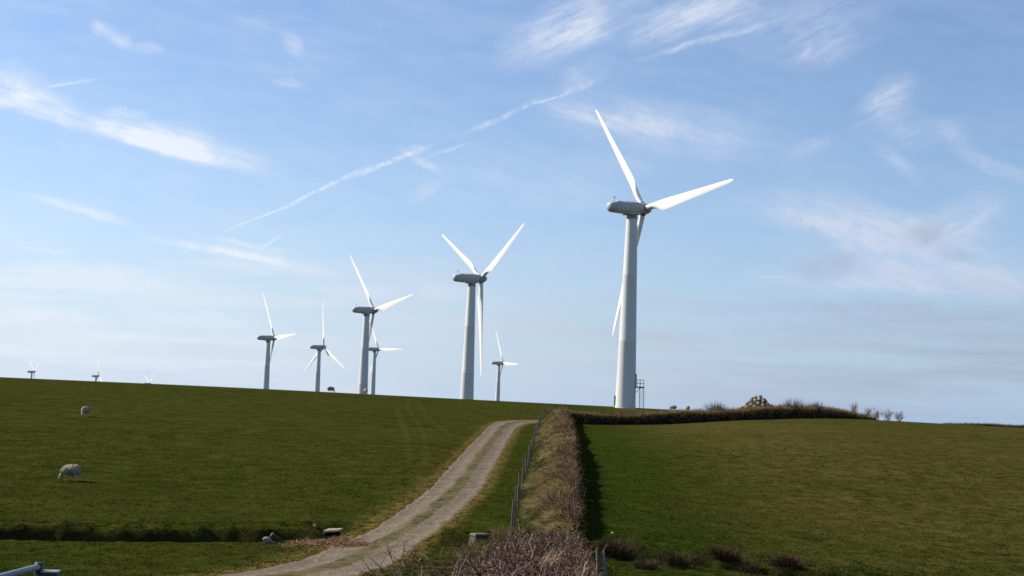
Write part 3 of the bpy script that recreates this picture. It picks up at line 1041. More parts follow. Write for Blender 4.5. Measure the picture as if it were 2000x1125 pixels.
def build_hedge(label, line, hgt, wid, n_tw, n_gr, seed, rad=0.012, hv=0.25, vmean=0.5, top_tw=0.7):
    line = resample(line, max(60, int(len(line) * 40)))
    s = np.r_[0, np.cumsum(np.linalg.norm(np.diff(line, axis=0), axis=1))]
    tn = np.gradient(line, axis=0)
    tn /= np.linalg.norm(tn, axis=1)[:, None]
    nrm = np.stack([tn[:, 1], -tn[:, 0]], 1)
    hh = hgt * (1 + hv * fbm(s * 0.12, s * 0, 3, seed)) if np.isscalar(hgt) else np.interp(np.linspace(0, 1, len(s)), np.linspace(0, 1, len(hgt)), hgt) * (1 + hv * fbm(s * 0.15, s * 0, 3, seed))
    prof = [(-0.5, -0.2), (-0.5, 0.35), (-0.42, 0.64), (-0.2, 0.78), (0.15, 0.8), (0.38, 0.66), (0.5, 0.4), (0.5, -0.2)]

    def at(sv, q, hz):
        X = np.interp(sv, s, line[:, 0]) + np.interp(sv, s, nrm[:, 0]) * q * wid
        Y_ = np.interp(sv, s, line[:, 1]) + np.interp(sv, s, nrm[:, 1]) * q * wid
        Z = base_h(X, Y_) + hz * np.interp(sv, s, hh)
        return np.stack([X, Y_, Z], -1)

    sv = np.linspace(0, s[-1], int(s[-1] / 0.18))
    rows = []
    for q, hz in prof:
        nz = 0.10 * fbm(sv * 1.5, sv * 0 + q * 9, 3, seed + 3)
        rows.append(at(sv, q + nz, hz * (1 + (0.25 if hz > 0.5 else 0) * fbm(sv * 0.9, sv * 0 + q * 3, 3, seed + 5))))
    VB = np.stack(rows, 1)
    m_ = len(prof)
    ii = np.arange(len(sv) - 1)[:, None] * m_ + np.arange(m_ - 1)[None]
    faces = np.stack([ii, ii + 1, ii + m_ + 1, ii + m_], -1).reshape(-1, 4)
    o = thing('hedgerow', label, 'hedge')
    obj('earth_bank', mesh_from('shaded_hedge_core', VB.reshape(-1, 3), faces, M_CORE, False), o)  # near-black body, the shade of the hedge face painted into it

    def surf(n):
        sv_ = rng.random(n) * s[-1]
        k_ = rng.random(n)
        q = np.where(k_ < 0.15, 0.48, rng.uniform(-0.5, 0.5, n))
        hz = np.where(k_ < 0.15, rng.uniform(0.05, 0.9, n), 0.66 + 0.16 * rng.random(n))
        return at(sv_, q, hz)

    obj_t = bramble_set('twigs', o, surf, n_tw, 0.15, top_tw, rad, up=0.22, bias=(-0.1, 0, 0.9), vmean=vmean, k=5)
    n = n_gr
    P_ = surf(n)
    D_ = np.stack([rng.normal(-0.2, 0.4, n), rng.normal(-0.1, 0.4, n), np.full(n, 0.9)], 1)
    D_ /= np.linalg.norm(D_, axis=1)[:, None]
    V_, F_, A_ = blades(P_, D_, rng.uniform(0.25, 0.8, n) * (0.75 + 0.8 * np.clip(fbm(P_[:, 0] * 0.5, P_[:, 1] * 0.5, 3, 700), -0.4, 1)), np.full(n, 0.04), np.clip(rng.normal(0.68, 0.2, n), 0, 1), 0.35, 2)
    obj('dead_grass', mesh_from('hedge_grass', V_, F_, M_DEAD, False, {'var': A_}), o)
    return at, s


HL = hedge_line([1108, 1160, 1300, 1450, 1500, 1600, 1660, 1700], [173.5, 173.5, 176, 180, 185, 198, 208, 217])
hat, hs = build_hedge('long dark hedge with brown top along the far edge of the right field',
                      HL, [1.5, 1.25, 1.35, 1.3, 1.5, 1.35, 1.3, 1.25, 0.9, 0.45, 0.02], 1.7, 13000, 42000, 200, hv=0.16, top_tw=0.8)
FH = np.array([(x_at(a, d, 0), d) for a, d in ((1845, 330), (1900, 335), (2000, 340), (2150, 350), (2300, 360))])
build_hedge('low reddish brown hedge on the skyline at the far right', FH, [0.8, 1.3, 1.5, 1.6, 1.6], 2.0, 7000, 4000, 230, rad=0.02, vmean=0.4, top_tw=0.6)


def shrub(cx, cy, h, spread, n, seed, label, rad=0.034, vmean=0.75, upb=1.4, group='leafless shrubs on the skyline'):
    z0 = float(base_h(cx, cy)) - 0.1
    o = thing('leafless_shrub', label, 'shrub', (cx, cy, z0), group=group)
    m = max(5, n // 9)
    P0 = np.stack([rng.normal(0, 0.12 * spread, m), rng.normal(0, 0.12 * spread, m), np.zeros(m)], 1)
    D0 = np.stack([rng.normal(0, 0.45, m) * spread / h, rng.normal(0, 0.35, m), np.full(m, upb)], 1)
    p0, _ = grow(P0, D0, rng.uniform(0.6, 1.0, m) * h, 0.12, 6)
    Vs, Fs, As = twigs(p0, np.linspace(1, 0.35, 6)[None] * np.full((m, 1), rad), np.clip(rng.normal(vmean, 0.1, m), 0, 1))
    obj('stems', mesh_from('stems', Vs, Fs, M_TWIG, False, {'var': As}), o)
    k_ = rng.integers(0, m, n)
    s_ = rng.integers(2, 6, n)
    P1 = p0[k_, s_]
    D1 = (p0[k_, s_] - p0[k_, s_ - 1])
    D1 = D1 / np.linalg.norm(D1, axis=1)[:, None] + rng.normal(0, 0.5, (n, 3))
    p1, _ = grow(P1, D1, rng.uniform(0.2, 0.45, n) * h, 0.2, 4, up=0.1)
    Vs, Fs, As = twigs(p1, np.linspace(1, 0.3, 4)[None] * np.full((n, 1), rad * 0.5), np.clip(rng.normal(vmean, 0.2, n), 0, 1))
    obj('twigs', mesh_from('twigs', Vs, Fs, M_TWIG, False, {'var': As}), o)


for i, (px, d, h, sp, lab) in enumerate([
        (1757, 226, 1.6, 1.9, 'pale leafless shrub furthest right of the row at the end of the hedge'),
        (1733, 222, 1.75, 1.6, 'taller pale leafless shrub with upright stems, second from the right of the row'),
        (1712, 219, 1.6, 1.3, 'slim leafless shrub third from the right of the row past the hedge'),
        (1694, 216, 1.65, 1.3, 'leafless shrub standing where the dark hedge thins out'),
        (1668, 212, 2.0, 1.3, 'leafless shrub poking out above the tail of the dark hedge')]):
    shrub(x_at(px, d), d, h, sp, 170, i, lab, rad=0.028)
for i, (px, d, h, sp, lab) in enumerate([
        (1548, 190, 2.2, 2.6, 'rounded reddish shrub on the hedge just right of the stone heap'),
        (1592, 196, 1.9, 1.8, 'small rounded shrub on the hedge between the stone heap and the leafless shrubs'),
        (1400, 180, 2.1, 2.6, 'rounded brown shrub on the hedge left of the stone heap')]):
    shrub(x_at(px, d), d, h, sp, 1100, i, lab, rad=0.022, vmean=0.42, upb=1.0, group='shrubs growing in the hedge')


# ------------------------------------------------------------------ stones
def rock_mesh(name, size, seed, mat, sub=2, rough=0.22):
    import bmesh
    bm = bmesh.new()
    bmesh.ops.create_icosphere(bm, subdivisions=sub, radius=1.0)
    rs = np.random.default_rng(seed)
    cuts = [(Vector(rs.normal(size=3)).normalized(), rs.uniform(0.62, 0.85)) for _ in range(9)]
    for v_ in bm.verts:
        p = v_.co
        for nn_, dd in cuts:
            q = p.dot(nn_)
            if q > dd:
                p -= nn_ * (q - dd)
        p *= 1 + rough * 0.25 * (rs.random() - 0.5)
        v_.co = Vector((p.x * size[0], p.y * size[1], p.z * size[2]))
    me = bpy.data.meshes.new(name)
    bm.to_mesh(me)
    bm.free()
    me.materials.append(mat)
    return me


d = 190.0
cx = x_at(1480, d)
cz = float(base_h(cx, d))
pile = thing('stone_heap', 'heap of pale field stones on the skyline behind the dark hedge', 'stone heap', (cx, d, cz))
rmesh = [rock_mesh('heap_stone', (1, 0.85, 0.72), 300 + i, M_STONE, 2) for i in range(6)]
cm = MB()
H_P = 2.75
rg = []
for k, (rr_, zz) in enumerate(((2.9, -0.3), (2.1, 0.6), (1.4, 1.3), (0.8, 1.85), (0.3, 2.3))):
    rg.append([(rr_ * math.cos(a_), rr_ * 0.75 * math.sin(a_), zz) for a_ in np.linspace(0, 2 * math.pi, 17)[:-1]])
cm.rings(rg)
obj('heap_core', cm.mesh('heap_core', M_BLOCK), pile)
for i in range(99):
    a_ = i * 2.39996
    f_ = math.sqrt((i + 0.5) / 99)
    rr_ = 3.3 * f_
    x_, y_ = rr_ * math.cos(a_), rr_ * 0.8 * math.sin(a_)
    prof = H_P * (1 - f_ ** 1.15) + 0.16 * math.exp(-((x_ + 0.45) / 0.4) ** 2) * (1 - f_) + 0.22 * math.exp(-((x_ - 0.55) / 0.35) ** 2) * (1 - f_)
    o = obj('stone', rmesh[i % 6], pile, (x_, y_, prof - 0.12), (rng.uniform(0, 6), rng.uniform(0, 6), rng.uniform(0, 6)))
    s_ = rng.uniform(0.26, 0.42)
    o.scale = (s_, s_, s_)

# boulders by the culvert
p = hit(522, 1062)
thing('boulder', 'pale rounded boulder at the edge of the ditch left of the track', 'boulder',
      (p[0], p[1] - 0.1, base_h(p[0], p[1]) + 0.10), (0.1, 0.2, 0.4), me=rock_mesh('boulder', (0.22, 0.18, 0.17), 5, M_PALE, 3, 0.1))
p = hit(547, 1063)
mb = MB()
mb.tube([(0.15, 0.25, -0.25), (0.0, 0.1, 0.1), (-0.36, -0.1, 0.40), (-0.38, -0.11, 0.415)], [0.16, 0.14, 0.11, 0.09], 9)
thing('stone_post', 'short dark round post leaning out of the ditch beside the pale boulder', 'post',
      (p[0], p[1] + 0.25, base_h(p[0], p[1] + 0.25) - 0.08), me=mb.mesh('stone_post', M_BLOCK))
# culvert slab
p = hit(646, 1050)
z0 = float(base_h(p[0], p[1]))
cul = thing('stone_culvert', 'flat stone slab over a dark ditch opening on the left side of the track', 'culvert', (p[0], p[1] + 0.5, z0 - 0.06))
cul.scale = (0.68, 0.8, 0.72)
mb = MB()
mb.rings([[(-0.55, -0.3, 0.30), (0.42, -0.42, 0.40), (0.62, 0.25, 0.46), (-0.30, 0.40, 0.40)],
          [(-0.53, -0.28, 0.40), (0.44, -0.40, 0.50), (0.60, 0.24, 0.55), (-0.30, 0.38, 0.49)]])
obj('slab', mb.mesh('slab', M_PALE), cul)
mb = MB()
mb.rings([[(-0.95, -0.35, -0.3), (-0.35, -0.2, -0.3), (-0.35, 0.3, -0.3), (-0.95, 0.2, -0.3)],
          [(-0.62, -0.25, 0.12), (-0.40, -0.2, 0.14), (-0.40, 0.3, 0.14), (-0.6, 0.2, 0.12)],
          [(-0.50, -0.18, 0.30), (-0.38, -0.2, 0.31), (-0.38, 0.3, 0.32), (-0.48, 0.2, 0.30)]])
obj('side_stone', mb.mesh('side_stone', M_BLOCK), cul)
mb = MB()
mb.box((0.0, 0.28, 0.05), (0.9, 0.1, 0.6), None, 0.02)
obj('hollow_shade', mb.mesh('hollow_shade', M_CORE), cul)  # near-black plate standing in for the shade under the slab
# square stone on the right of the track
p = unproj(936, 1062, 57.5)
z0 = float(base_h(p[0], p[1]))
blk = thing('stone_block', 'squared brown stone block with flat top standing right of the track at the hedge end', 'stone block',
            (p[0], p[1], z0 - 0.2), (0, 0, R(28)))
blk.scale = (0.92, 0.92, 0.92)
mb = MB()
mb.rings([[(x_ * s_ * 0.9, y_ * s_, z_) for x_, y_ in ((-.38, -.30), (.38, -.32), (.42, .28), (-.34, .32))]
          for s_, z_ in ((1.12, -0.2), (1.05, 0.35), (0.86, 0.58))])
obj('stone', mb.mesh('block', M_BLOCK), blk)  # sides painted dark for their shade, below a paler cap
mb = MB()
mb.rings([[(x_ * s_, y_ * s_, z_) for x_, y_ in ((-.36, -.30), (.34, -.32), (.36, .28), (-.32, .30))]
          for s_, z_ in ((0.93, 0.583), (0.93, 0.64), (0.86, 0.67))])
obj('cap_stone', mb.mesh('cap', stone_mat('cap_stone', (0.10, 0.08, 0.05), (0.19, 0.155, 0.10), 0.1)), blk)
# small stones scattered
for i, (px, py, s_, lab) in enumerate([
        (1196, 1044, 0.07, 'small white stone lying on the dark grass right of the hedge'),
        (668, 1046, 0.10, 'small grey stone beside the culvert slab'),
        (615, 1047, 0.09, 'small pale stone left of the culvert slab'),
        (845, 998, 0.06, 'pale stone in the grassy middle of the track'),
        (893, 1012, 0.05, 'pale stone on the verge right of the track'),
        (605, 1082, 0.05, 'pale pebble on the track edge below the straw')]):
    p = hit(px, py)
    thing('loose_stone', lab, 'stone', (p[0], p[1], ground_h(p[0], p[1]) + s_ * 0.4), (0.3 * i, 0.2 * i, i), 'loose stones lying on the ground',
          rock_mesh('loose_stone', (s_ * 1.3, s_, s_ * 0.8), 400 + i, M_PALE, 2))

# ------------------------------------------------------------------ reddish straw strewn on the track edge
n = 9000
pp = np.array([hit(*q) for q in [(556, 1068), (600, 1062), (650, 1060), (700, 1064), (745, 1066)]])
t = rng.random(n) ** 0.9
x = np.interp(t, np.linspace(0, 1, 5), pp[:, 0]) + rng.normal(0, 0.18, n)
y = np.interp(t, np.linspace(0, 1, 5), pp[:, 1]) + rng.normal(0, 0.42, n) * (0.5 + np.sin(np.pi * t))
keep = fbm(x * 1.3, y * 1.3, 3, 150) + 0.35 > t * 0.55
x, y = x[keep], y[keep]
n = len(x)
z = ground_h(x, y) + 0.01 + 0.05 * rng.random(n) * (1 + fbm(x * 2, y * 2, 2, 151))
D_ = rng.normal(0, 1, (n, 3))
D_[:, 2] = np.abs(D_[:, 2]) * 0.35
D_ /= np.linalg.norm(D_, axis=1)[:, None]
V_, F_, A_ = blades(np.stack([x, y, z], 1), D_, rng.uniform(0.1, 0.3, n), np.full(n, 0.02), rng.random(n), 0.3, 2)
obj('strewn_straw', mesh_from('strewn_straw', V_, F_, M_STRAW, False, {'var': A_}), kind='stuff',
    label='reddish brown straw strewn across the edge of the gravel track', category='straw')


# ------------------------------------------------------------------ fences
def fence(label, pts, heights, lean, wires, rad=0.045, rails=None):
    o = thing('wire_fence', label, 'fence', (pts[0][0], pts[0][1], pts[0][2]))
    org = Vector(pts[0])
    tops = []
    for i, (p, h) in enumerate(zip(pts, heights)):
        q = Vector(p) - org
        lx_, ly_ = rng.normal(0, lean), rng.normal(0, lean)
        mb = MB()
        r_ = rad * rng.uniform(0.8, 1.2)
        mb.tube([q + Vector((0, 0, -0.3)), q + Vector((lx_ * h * 0.5, ly_ * h * 0.5, h * 0.5)), q + Vector((lx_ * h, ly_ * h, h - 0.02)),
                 q + Vector((lx_ * h, ly_ * h, h))], [r_, r_, r_ * 0.95, r_ * 0.6], 7)
        obj('post', mb.mesh('post', M_WOOD), o)
        tops.append((q, lx_, ly_, h))
    for wz in wires:
        mb = MB()
        for (a, ax, ay, ah), (b, bx, by, bh2) in zip(tops[:-1], tops[1:]):
            A_ = a + Vector((ax * ah * wz + rad, ay * ah * wz, ah * wz))
            B_ = b + Vector((bx * bh2 * wz + rad, by * bh2 * wz, bh2 * wz))
            mb.tube([A_, (A_ + B_) / 2 + Vector((0, 0, -0.03)), B_], 0.002, 4)
        obj('wire', mb.mesh('wire', M_DARKM), o)
    return o


def gpt(x, y, dz=0):
    return (x, y, float(ground_h(x, y)) + dz)


fd = [57.0, 60.5, 64, 68, 72.5, 77, 83, 88, 94, 100, 107, 114, 121, 129, 137, 145, 153, 160, 167, 172.5]
pts = [gpt(float(np.interp(q, BD, BL[:, 0])) - 0.12, q) for q in fd]
hts = [0.85] + [1.2 + 0.12 * rng.normal() for _ in fd[1:]]
fence('wire fence on wooden posts along the foot of the grassy bank beside the track', pts, hts, 0.05, (0.93, 0.6, 0.3), 0.055)
x0 = float(BL[-1, 0])
pts = [gpt(x0 + 0.05, 173.4), gpt(x0 + 0.75, 173.8), gpt(x0 + 1.05, 174.0), gpt(x0 + 1.5, 174.2)]
f2 = fence('short fence of thin posts turning behind the top end of the grassy bank', [(p[0], p[1], p[2] + 0.15) for p in pts], [1.55, 1.5, 1.5, 1.4], 0.03, (0.9, 0.6), 0.05)
mb = MB()
mb.tube([(0.03, 0, 1.45), (0.7, 0.3, 0.5)], 0.035, 6)
obj('brace', mb.mesh('brace', M_WOOD), f2)
fd = [61, 70, 86, 109, 115, 121, 146]
pts = []
for q in fd:
    xx = float(np.interp(q, BD, BR[:, 0])) - 0.02
    pts.append((xx, q, float(ground_h(xx, q)) + 0.1))
fence('leaning posts and wire along the shaded right-hand side of the grassy bank', pts, [1.3 + 0.2 * rng.random() for _ in fd], 0.08, (0.9,), 0.04)


# ------------------------------------------------------------------ foreground hedge, cut bare hawthorn
HD = np.array([20, 26, 33, 40, 48, 54, 57.5])
HLx = np.array([x_at(a, d, 0.9) for a, d in zip([640, 690, 745, 800, 868, 905, 960], HD)])
HRx = np.array([x_at(a, d, 0.6) for a, d in zip([1215, 1200, 1182, 1172, 1158, 1142, 1120], HD)])
HH = np.array([1.15, 1.15, 1.22, 1.2, 1.0, 0.85, 0.5])


def hedge_top(d, t):
    l_, r_, h_ = np.interp(d, HD, HLx), np.interp(d, HD, HRx), np.interp(d, HD, HH)
    X = l_ * (1 - t) + r_ * t
    pr = 0.30 + 0.70 * sstep(t, 0.12, 0.48)
    pr = pr * (1 - 0.35 * sstep(t, 0.86, 1.0))
    lump = 0.20 * fbm(d * 0.7, t * 5, 3, 160)
    return X, base_h(X, d), h_ * pr + lump


hg = thing('cut_hedge', 'bare flailed hawthorn hedge of purple brown twigs in the foreground', 'hedge')
dd_ = np.linspace(HD[0], HD[-1], 260)
tt_ = np.linspace(0.12, 1.0, 40)
Dg, Tg = np.meshgrid(dd_, tt_, indexing='ij')
X_, Z0, Hh = hedge_top(Dg.ravel(), Tg.ravel())
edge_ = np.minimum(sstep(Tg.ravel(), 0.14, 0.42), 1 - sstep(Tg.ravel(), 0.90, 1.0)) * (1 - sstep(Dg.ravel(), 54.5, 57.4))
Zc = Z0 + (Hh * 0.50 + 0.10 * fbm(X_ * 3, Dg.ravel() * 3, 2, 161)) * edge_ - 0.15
m_ = len(tt_)
ii = np.arange(len(dd_) - 1)[:, None] * m_ + np.arange(m_ - 1)[None]
faces = np.stack([ii, ii + 1, ii + m_ + 1, ii + m_], -1).reshape(-1, 4)
obj('inner_shade', mesh_from('inner_shade', np.stack([X_, Dg.ravel(), Zc], 1), faces, M_CORE, True), hg)  # dark filler sheet, the shade between the twigs put into its colour


def hedge_pts(n, lo, hi, p=1.0):
    d = HD[0] * (HD[-1] / HD[0]) ** (rng.random(n))
    t = rng.beta(1.7, 1.15, n)
    X, z0, h = hedge_top(d, t)
    f = rng.uniform(lo, hi, n)
    return np.stack([X, d, z0 + h * f], 1), t


n = 22000
P_, t = hedge_pts(n, 0.45, 0.95)
hk = rng.random(n) < 0.62 + 1.1 * fbm(P_[:, 0] * 1.3, P_[:, 1] * 1.1, 2, 162)
P_ = P_[hk]
n = len(P_)
D_ = rng.normal(0, 0.9, (n, 3)) + np.array([0.1, -0.1, 0.35])
paths, _ = grow(P_, D_, rng.uniform(0.10, 0.38, n), 0.30, 5, up=0.02)
rad_ = np.linspace(1, 0.55, 5)[None] * (rng.gamma(3.0, 0.0026, n) + 0.003)[:, None]
va = np.where(rng.random(n) < 0.64, rng.uniform(0.0, 0.35, n), rng.uniform(0.4, 0.93, n))
V1, F1, A1 = twigs(paths, rad_, va)
# pale split stems where the flail tore the hedge
n = 70
p = unproj(1066, 1078, 38.5)
P_ = np.array(p) + rng.normal(0, 1, (n, 3)) * np.array([0.18, 0.7, 0.05])
P_[:, 2] = base_h(P_[:, 0], P_[:, 1]) + np.interp(P_[:, 1], HD, HH) * rng.uniform(0.8, 1.0, n)
D_ = np.array([0.55, 0.45, 0.45]) + rng.normal(0, 0.2, (n, 3))
paths, _ = grow(P_, D_, rng.uniform(0.15, 0.4, n), 0.12, 5)
V2, F2, A2 = twigs(paths, np.linspace(1, 0.6, 5)[None] * rng.uniform(0.006, 0.013, n)[:, None], rng.uniform(0.8, 1, n))
obj('twigs', mesh_from('twigs', np.r_[V1, V2], np.r_[F1, F2 + len(V1)], M_TWIG, False, {'var': np.r_[A1, A2]}), hg)
n = 1500
P_, t = hedge_pts(n, 0.3, 0.85)
D_ = rng.normal(0, 0.7, (n, 3)) + np.array([-0.15, 0, 0.6])
paths, _ = grow(P_, D_, rng.uniform(0.3, 0.75, n), 0.3, 6, up=0.02)
rad_ = np.linspace(1, 0.5, 6)[None] * rng.uniform(0.008, 0.021, n)[:, None]
V1, F1, A1 = twigs(paths, rad_, np.clip(rng.normal(0.5, 0.3, n), 0, 0.95))
# long shoots reaching out on the left of the hedge, with side spurs
n = 60
dL = rng.uniform(29, 44, n)
XL = np.interp(dL, HD, HLx) + rng.uniform(0.1, 1.6, n)
P_ = np.stack([XL, dL, base_h(XL, dL) + rng.uniform(0.3, 0.8, n)], 1)
D_ = np.stack([rng.uniform(-1.3, 0.3, n), rng.normal(0, 0.4, n), rng.uniform(0.2, 1.1, n)], 1)
paths, _ = grow(P_, D_, rng.uniform(0.6, 1.5, n), 0.22, 9)
rad_ = np.linspace(1, 0.4, 9)[None] * rng.uniform(0.011, 0.020, n)[:, None]
V3, F3, A3 = twigs(paths, rad_, np.clip(rng.normal(0.45, 0.25, n), 0, 1))
k_ = rng.integers(0, n, 500)
s_ = rng.integers(2, 9, 500)
p1, _ = grow(paths[k_, s_], rng.normal(0, 1, (500, 3)) + np.array([0, 0, 0.4]), rng.uniform(0.06, 0.30, 500), 0.3, 4)
V2, F2, A2 = twigs(p1, np.linspace(1, 0.3, 4)[None] * np.full((500, 1), 0.008), np.clip(rng.normal(0.45, 0.25, 500), 0, 1))
obj('branches', mesh_from('branches', np.r_[V1, V3, V2], np.r_[F1, F3 + len(V1), F2 + len(V1) + len(V3)], M_TWIG, False, {'var': np.r_[A1, A3, A2]}), hg)
# dead grass mixed in at the far end of the hedge
n = 5000
d = rng.uniform(52, 60, n)
t = rng.random(n)
X = np.interp(d, HD, HLx) * (1 - t) + np.interp(d, HD, HRx) * t
P_ = np.stack([X, d, ground_h(X, d) + 0.1], 1)
D_ = rng.normal(0, 0.4, (n, 3)) + np.array([-0.3, -0.1, 0.9])
D_ /= np.linalg.norm(D_, axis=1)[:, None]
V_, F_, A_ = blades(P_, D_, rng.uniform(0.2, 0.55, n), np.full(n, 0.022), np.clip(rng.normal(0.4, 0.25, n), 0, 1), 0.5, 2)
obj('dead_grass', mesh_from('hedge_end_grass', V_, F_, M_DEAD, False, {'var': A_}), hg)

# stake and metal strip at the right edge of the hedge
p = unproj(1168, 1100, 36.0)
zt_ = float(base_h(p[0], 36.0))
mb = MB()
h_ = unproj(1168, 1070, 36)[2] - zt_
mb.tube([(0, 0, -0.3), (0.01, 0, h_ * 0.7), (-0.03, 0, h_)], [0.05, 0.045, 0.03], 8)
mb.tube([(0.0, 0, h_ * 0.8), (0.09, 0, h_ * 0.93), (0.2, 0, h_ * 1.06)], [0.03, 0.022, 0.012], 6)
thing('wooden_stake', 'forked wooden stake standing at the right edge of the foreground hedge', 'stake', (p[0], 36.0, zt_), me=mb.mesh('stake', M_WOOD))
p = unproj(1180, 1100, 35.0)
zt_ = float(base_h(p[0], 35.0))
mb = MB()
ht = unproj(1176, 1076, 35.0)[2] - zt_
vs = []
for k, (w_, z_, o_) in enumerate(((0.11, -0.1, 0.14), (0.09, ht * 0.5, 0.07), (0.07, ht * 0.85, 0.01), (0.03, ht, -0.02))):
    vs.append([(o_ - w_ / 2, -0.012, z_), (o_ + w_ / 2, -0.03, z_), (o_ + w_ / 2, -0.018, z_), (o_ - w_ / 2, 0.0, z_)])
mb.rings(vs)
thing('metal_strip', 'blue grey tapering sheet metal strip beside the forked stake', 'metal strip', (p[0], 35.0, zt_), me=mb.mesh('strip', M_DOOR))


# ------------------------------------------------------------------ rushes in the wet corner of the right field
def rush(px, py, h, wdt, n, label, red=0.5):
    p = hit(px, py)
    z0 = float(ground_h(p[0], p[1]))
    P_ = np.stack([rng.normal(0, wdt * 0.33, n), rng.normal(0, wdt * 0.22, n), np.zeros(n)], 1)
    P_[:, 2] = ground_h(P_[:, 0] + p[0], P_[:, 1] + p[1]) - z0 - 0.03
    D_ = np.stack([P_[:, 0] * 1.2 + rng.normal(0, 0.25, n), P_[:, 1] * 1.2 + rng.normal(0, 0.25, n), np.ones(n)], 1)
    D_ /= np.linalg.norm(D_, axis=1)[:, None]
    var = np.clip(rng.normal(red, 0.25, n), 0, 1)
    V_, F_, A_ = blades(P_, D_, rng.uniform(0.5, 1.0, n) * h, np.full(n, 0.016), var, 0.22, 3)
    thing('rush_clump', label, 'rushes', (p[0], p[1], z0), group='clumps of brown rushes in the wet corner',
          me=mesh_from('rush_clump', V_, F_, M_BRAMBLE, False, {'var': A_}))


for (px, py, h, wd, n, lab) in [
        (1203, 1094, 0.98, 0.70, 1300, 'dark rush clump nearest the foreground hedge'),
        (1280, 1092, 0.80, 0.70, 1300, 'broad dark rush clump second from the hedge'),
        (1262, 1112, 0.50, 0.50, 600, 'low dark rush clump in front of the broad one, close to the frame bottom'),
        (1324, 1110, 0.72, 0.45, 900, 'narrow upright rush clump between two broader ones'),
        (1419, 1104, 0.72, 0.58, 1300, 'rounded reddish rush clump standing alone in the middle of the row'),
        (1460, 1112, 0.48, 0.55, 700, 'low straggly pale rush clump right of the rounded reddish one'),
        (1538, 1117, 0.64, 0.62, 1200, 'wide reddish rush clump at the right end of the row')]:
    rush(px, py, h, wd, n, lab, 0.22)
n = 14000
x, y = scatter(n, 48, 58, 2.5, 19.5)
cl = fbm(x * 0.9, y * 1.4, 3, 170)
keep = cl > 0.12
x, y, cl = x[keep], y[keep], cl[keep]
n = len(x)
D_ = rng.normal(0, 0.4, (n, 3))
D_[:, 2] = 1
D_ /= np.linalg.norm(D_, axis=1)[:, None]
V_, F_, A_ = blades(np.stack([x, y, ground_h(x, y) - 0.02], 1), D_, rng.uniform(0.12, 0.3, n), np.full(n, 0.02), np.clip(rng.normal(0.35, 0.25, n), 0, 1), 0.5, 2)
obj('rough_grass', mesh_from('rough_grass', V_, F_, M_GRASS, False, {'var': A_}), kind='stuff',
    label='longer rough grass in the wet ground below the right field', category='grass')
# overhanging tufts on the ditch bank
n = 26000
x = rng.uniform(-24, 26, n)
which = x < -6.6
x = np.where((x > -7) & (x < -3.3), x - 4, x)
s_ = rng.uniform(1.15, 3.4, n)
y = np.where(x < -5, np.interp(x, DITCH[:, 0], DITCH[:, 1]), np.interp(x, DITCH2[:, 0], DITCH2[:, 1])) + s_
keep = fbm(x * 1.5, y * 3, 3, 180) > 0.12
dt_, hwt_ = track_info(x, y)
keep &= dt_ > hwt_ + 0.2
keep &= ~in_bank(x, y)
x, y = x[keep], y[keep]
n = len(x)
D_ = np.stack([rng.normal(0, 0.4, n), rng.normal(-0.6, 0.3, n), np.full(n, 0.6)], 1)
D_ /= np.linalg.norm(D_, axis=1)[:, None]
V_, F_, A_ = blades(np.stack([x, y, ground_h(x, y) - 0.02], 1), D_, rng.uniform(0.08, 0.2, n), np.full(n, 0.02), np.clip(rng.normal(0.25, 0.2, n), 0, 1), 0.6, 2)
obj('ditch_grass', mesh_from('ditch_grass', V_, F_, M_GRASS, False, {'var': A_}), kind='stuff',
    label='shaggy grass hanging over the dark bank of the ditch', category='grass')


# ------------------------------------------------------------------ gate, bottom left
gp = thing('gate_post', 'square pale topped gate post at the bottom left corner', 'gate post')
p = unproj(99, 1119, 12.0)
zt_ = float(base_h(p[0], p[1]))
gp.location = (p[0], 12.0, zt_)
mb = MB()
mb.box((0, 0, (p[2] - zt_) / 2 - 0.15), (0.125, 0.125, (p[2] - zt_) + 0.3), Matrix.Rotation(0.08, 3, 'Z'), 0.008)
obj('post', mb.mesh('post', M_DARKM), gp)
mb = MB()
mb.box((0, 0, p[2] - zt_ + 0.011), (0.13, 0.13, 0.016), Matrix.Rotation(0.08, 3, 'Z'), 0.004)
obj('cap', mb.mesh('cap', M_GALV), gp)
a = unproj(75, 1107, 12.0)
b = unproj(0, 1124, 11.2)
dv = Vector((b[0] - a[0], b[1] - a[1], 0)).normalized()
zt_ = float(base_h(a[0], a[1]))
gt = thing('field_gate', 'galvanised tubular steel field gate standing open at the bottom left corner', 'gate', (a[0], a[1], zt_))
topz = a[2] - zt_
Lg = 3.3
for k, zf in enumerate((1.0, 0.82, 0.64, 0.47, 0.31, 0.15)):
    mb = MB()
    zz = topz * zf
    mb.tube([Vector((0, 0, zz)), dv * (Lg / 2) + Vector((0, 0, zz)), dv * Lg + Vector((0, 0, zz))], 0.024 if k == 0 else 0.017, 12)
    obj('rail', mb.mesh('rail', M_GALV, True, 50), gt)
for s_ in (0.0, 0.33, 0.66, 1.0):
    mb = MB()
    q = dv * (Lg * s_)
    mb.tube([q + Vector((0, 0, topz * 0.12)), q + Vector((0, 0, topz - 0.0))], 0.022 if s_ in (0, 1) else 0.014, 12)
    obj('upright', mb.mesh('upright', M_GALV, True, 50), gt)
mb = MB()
mb.tube([Vector((0, 0, topz - 0.06)), Vector((0, 0, topz + 0.025)), Vector((0, 0, topz + 0.035))], [0.032, 0.032, 0.024], 12)
obj('end_cap', mb.mesh('end_cap', M_DARKM), gt)


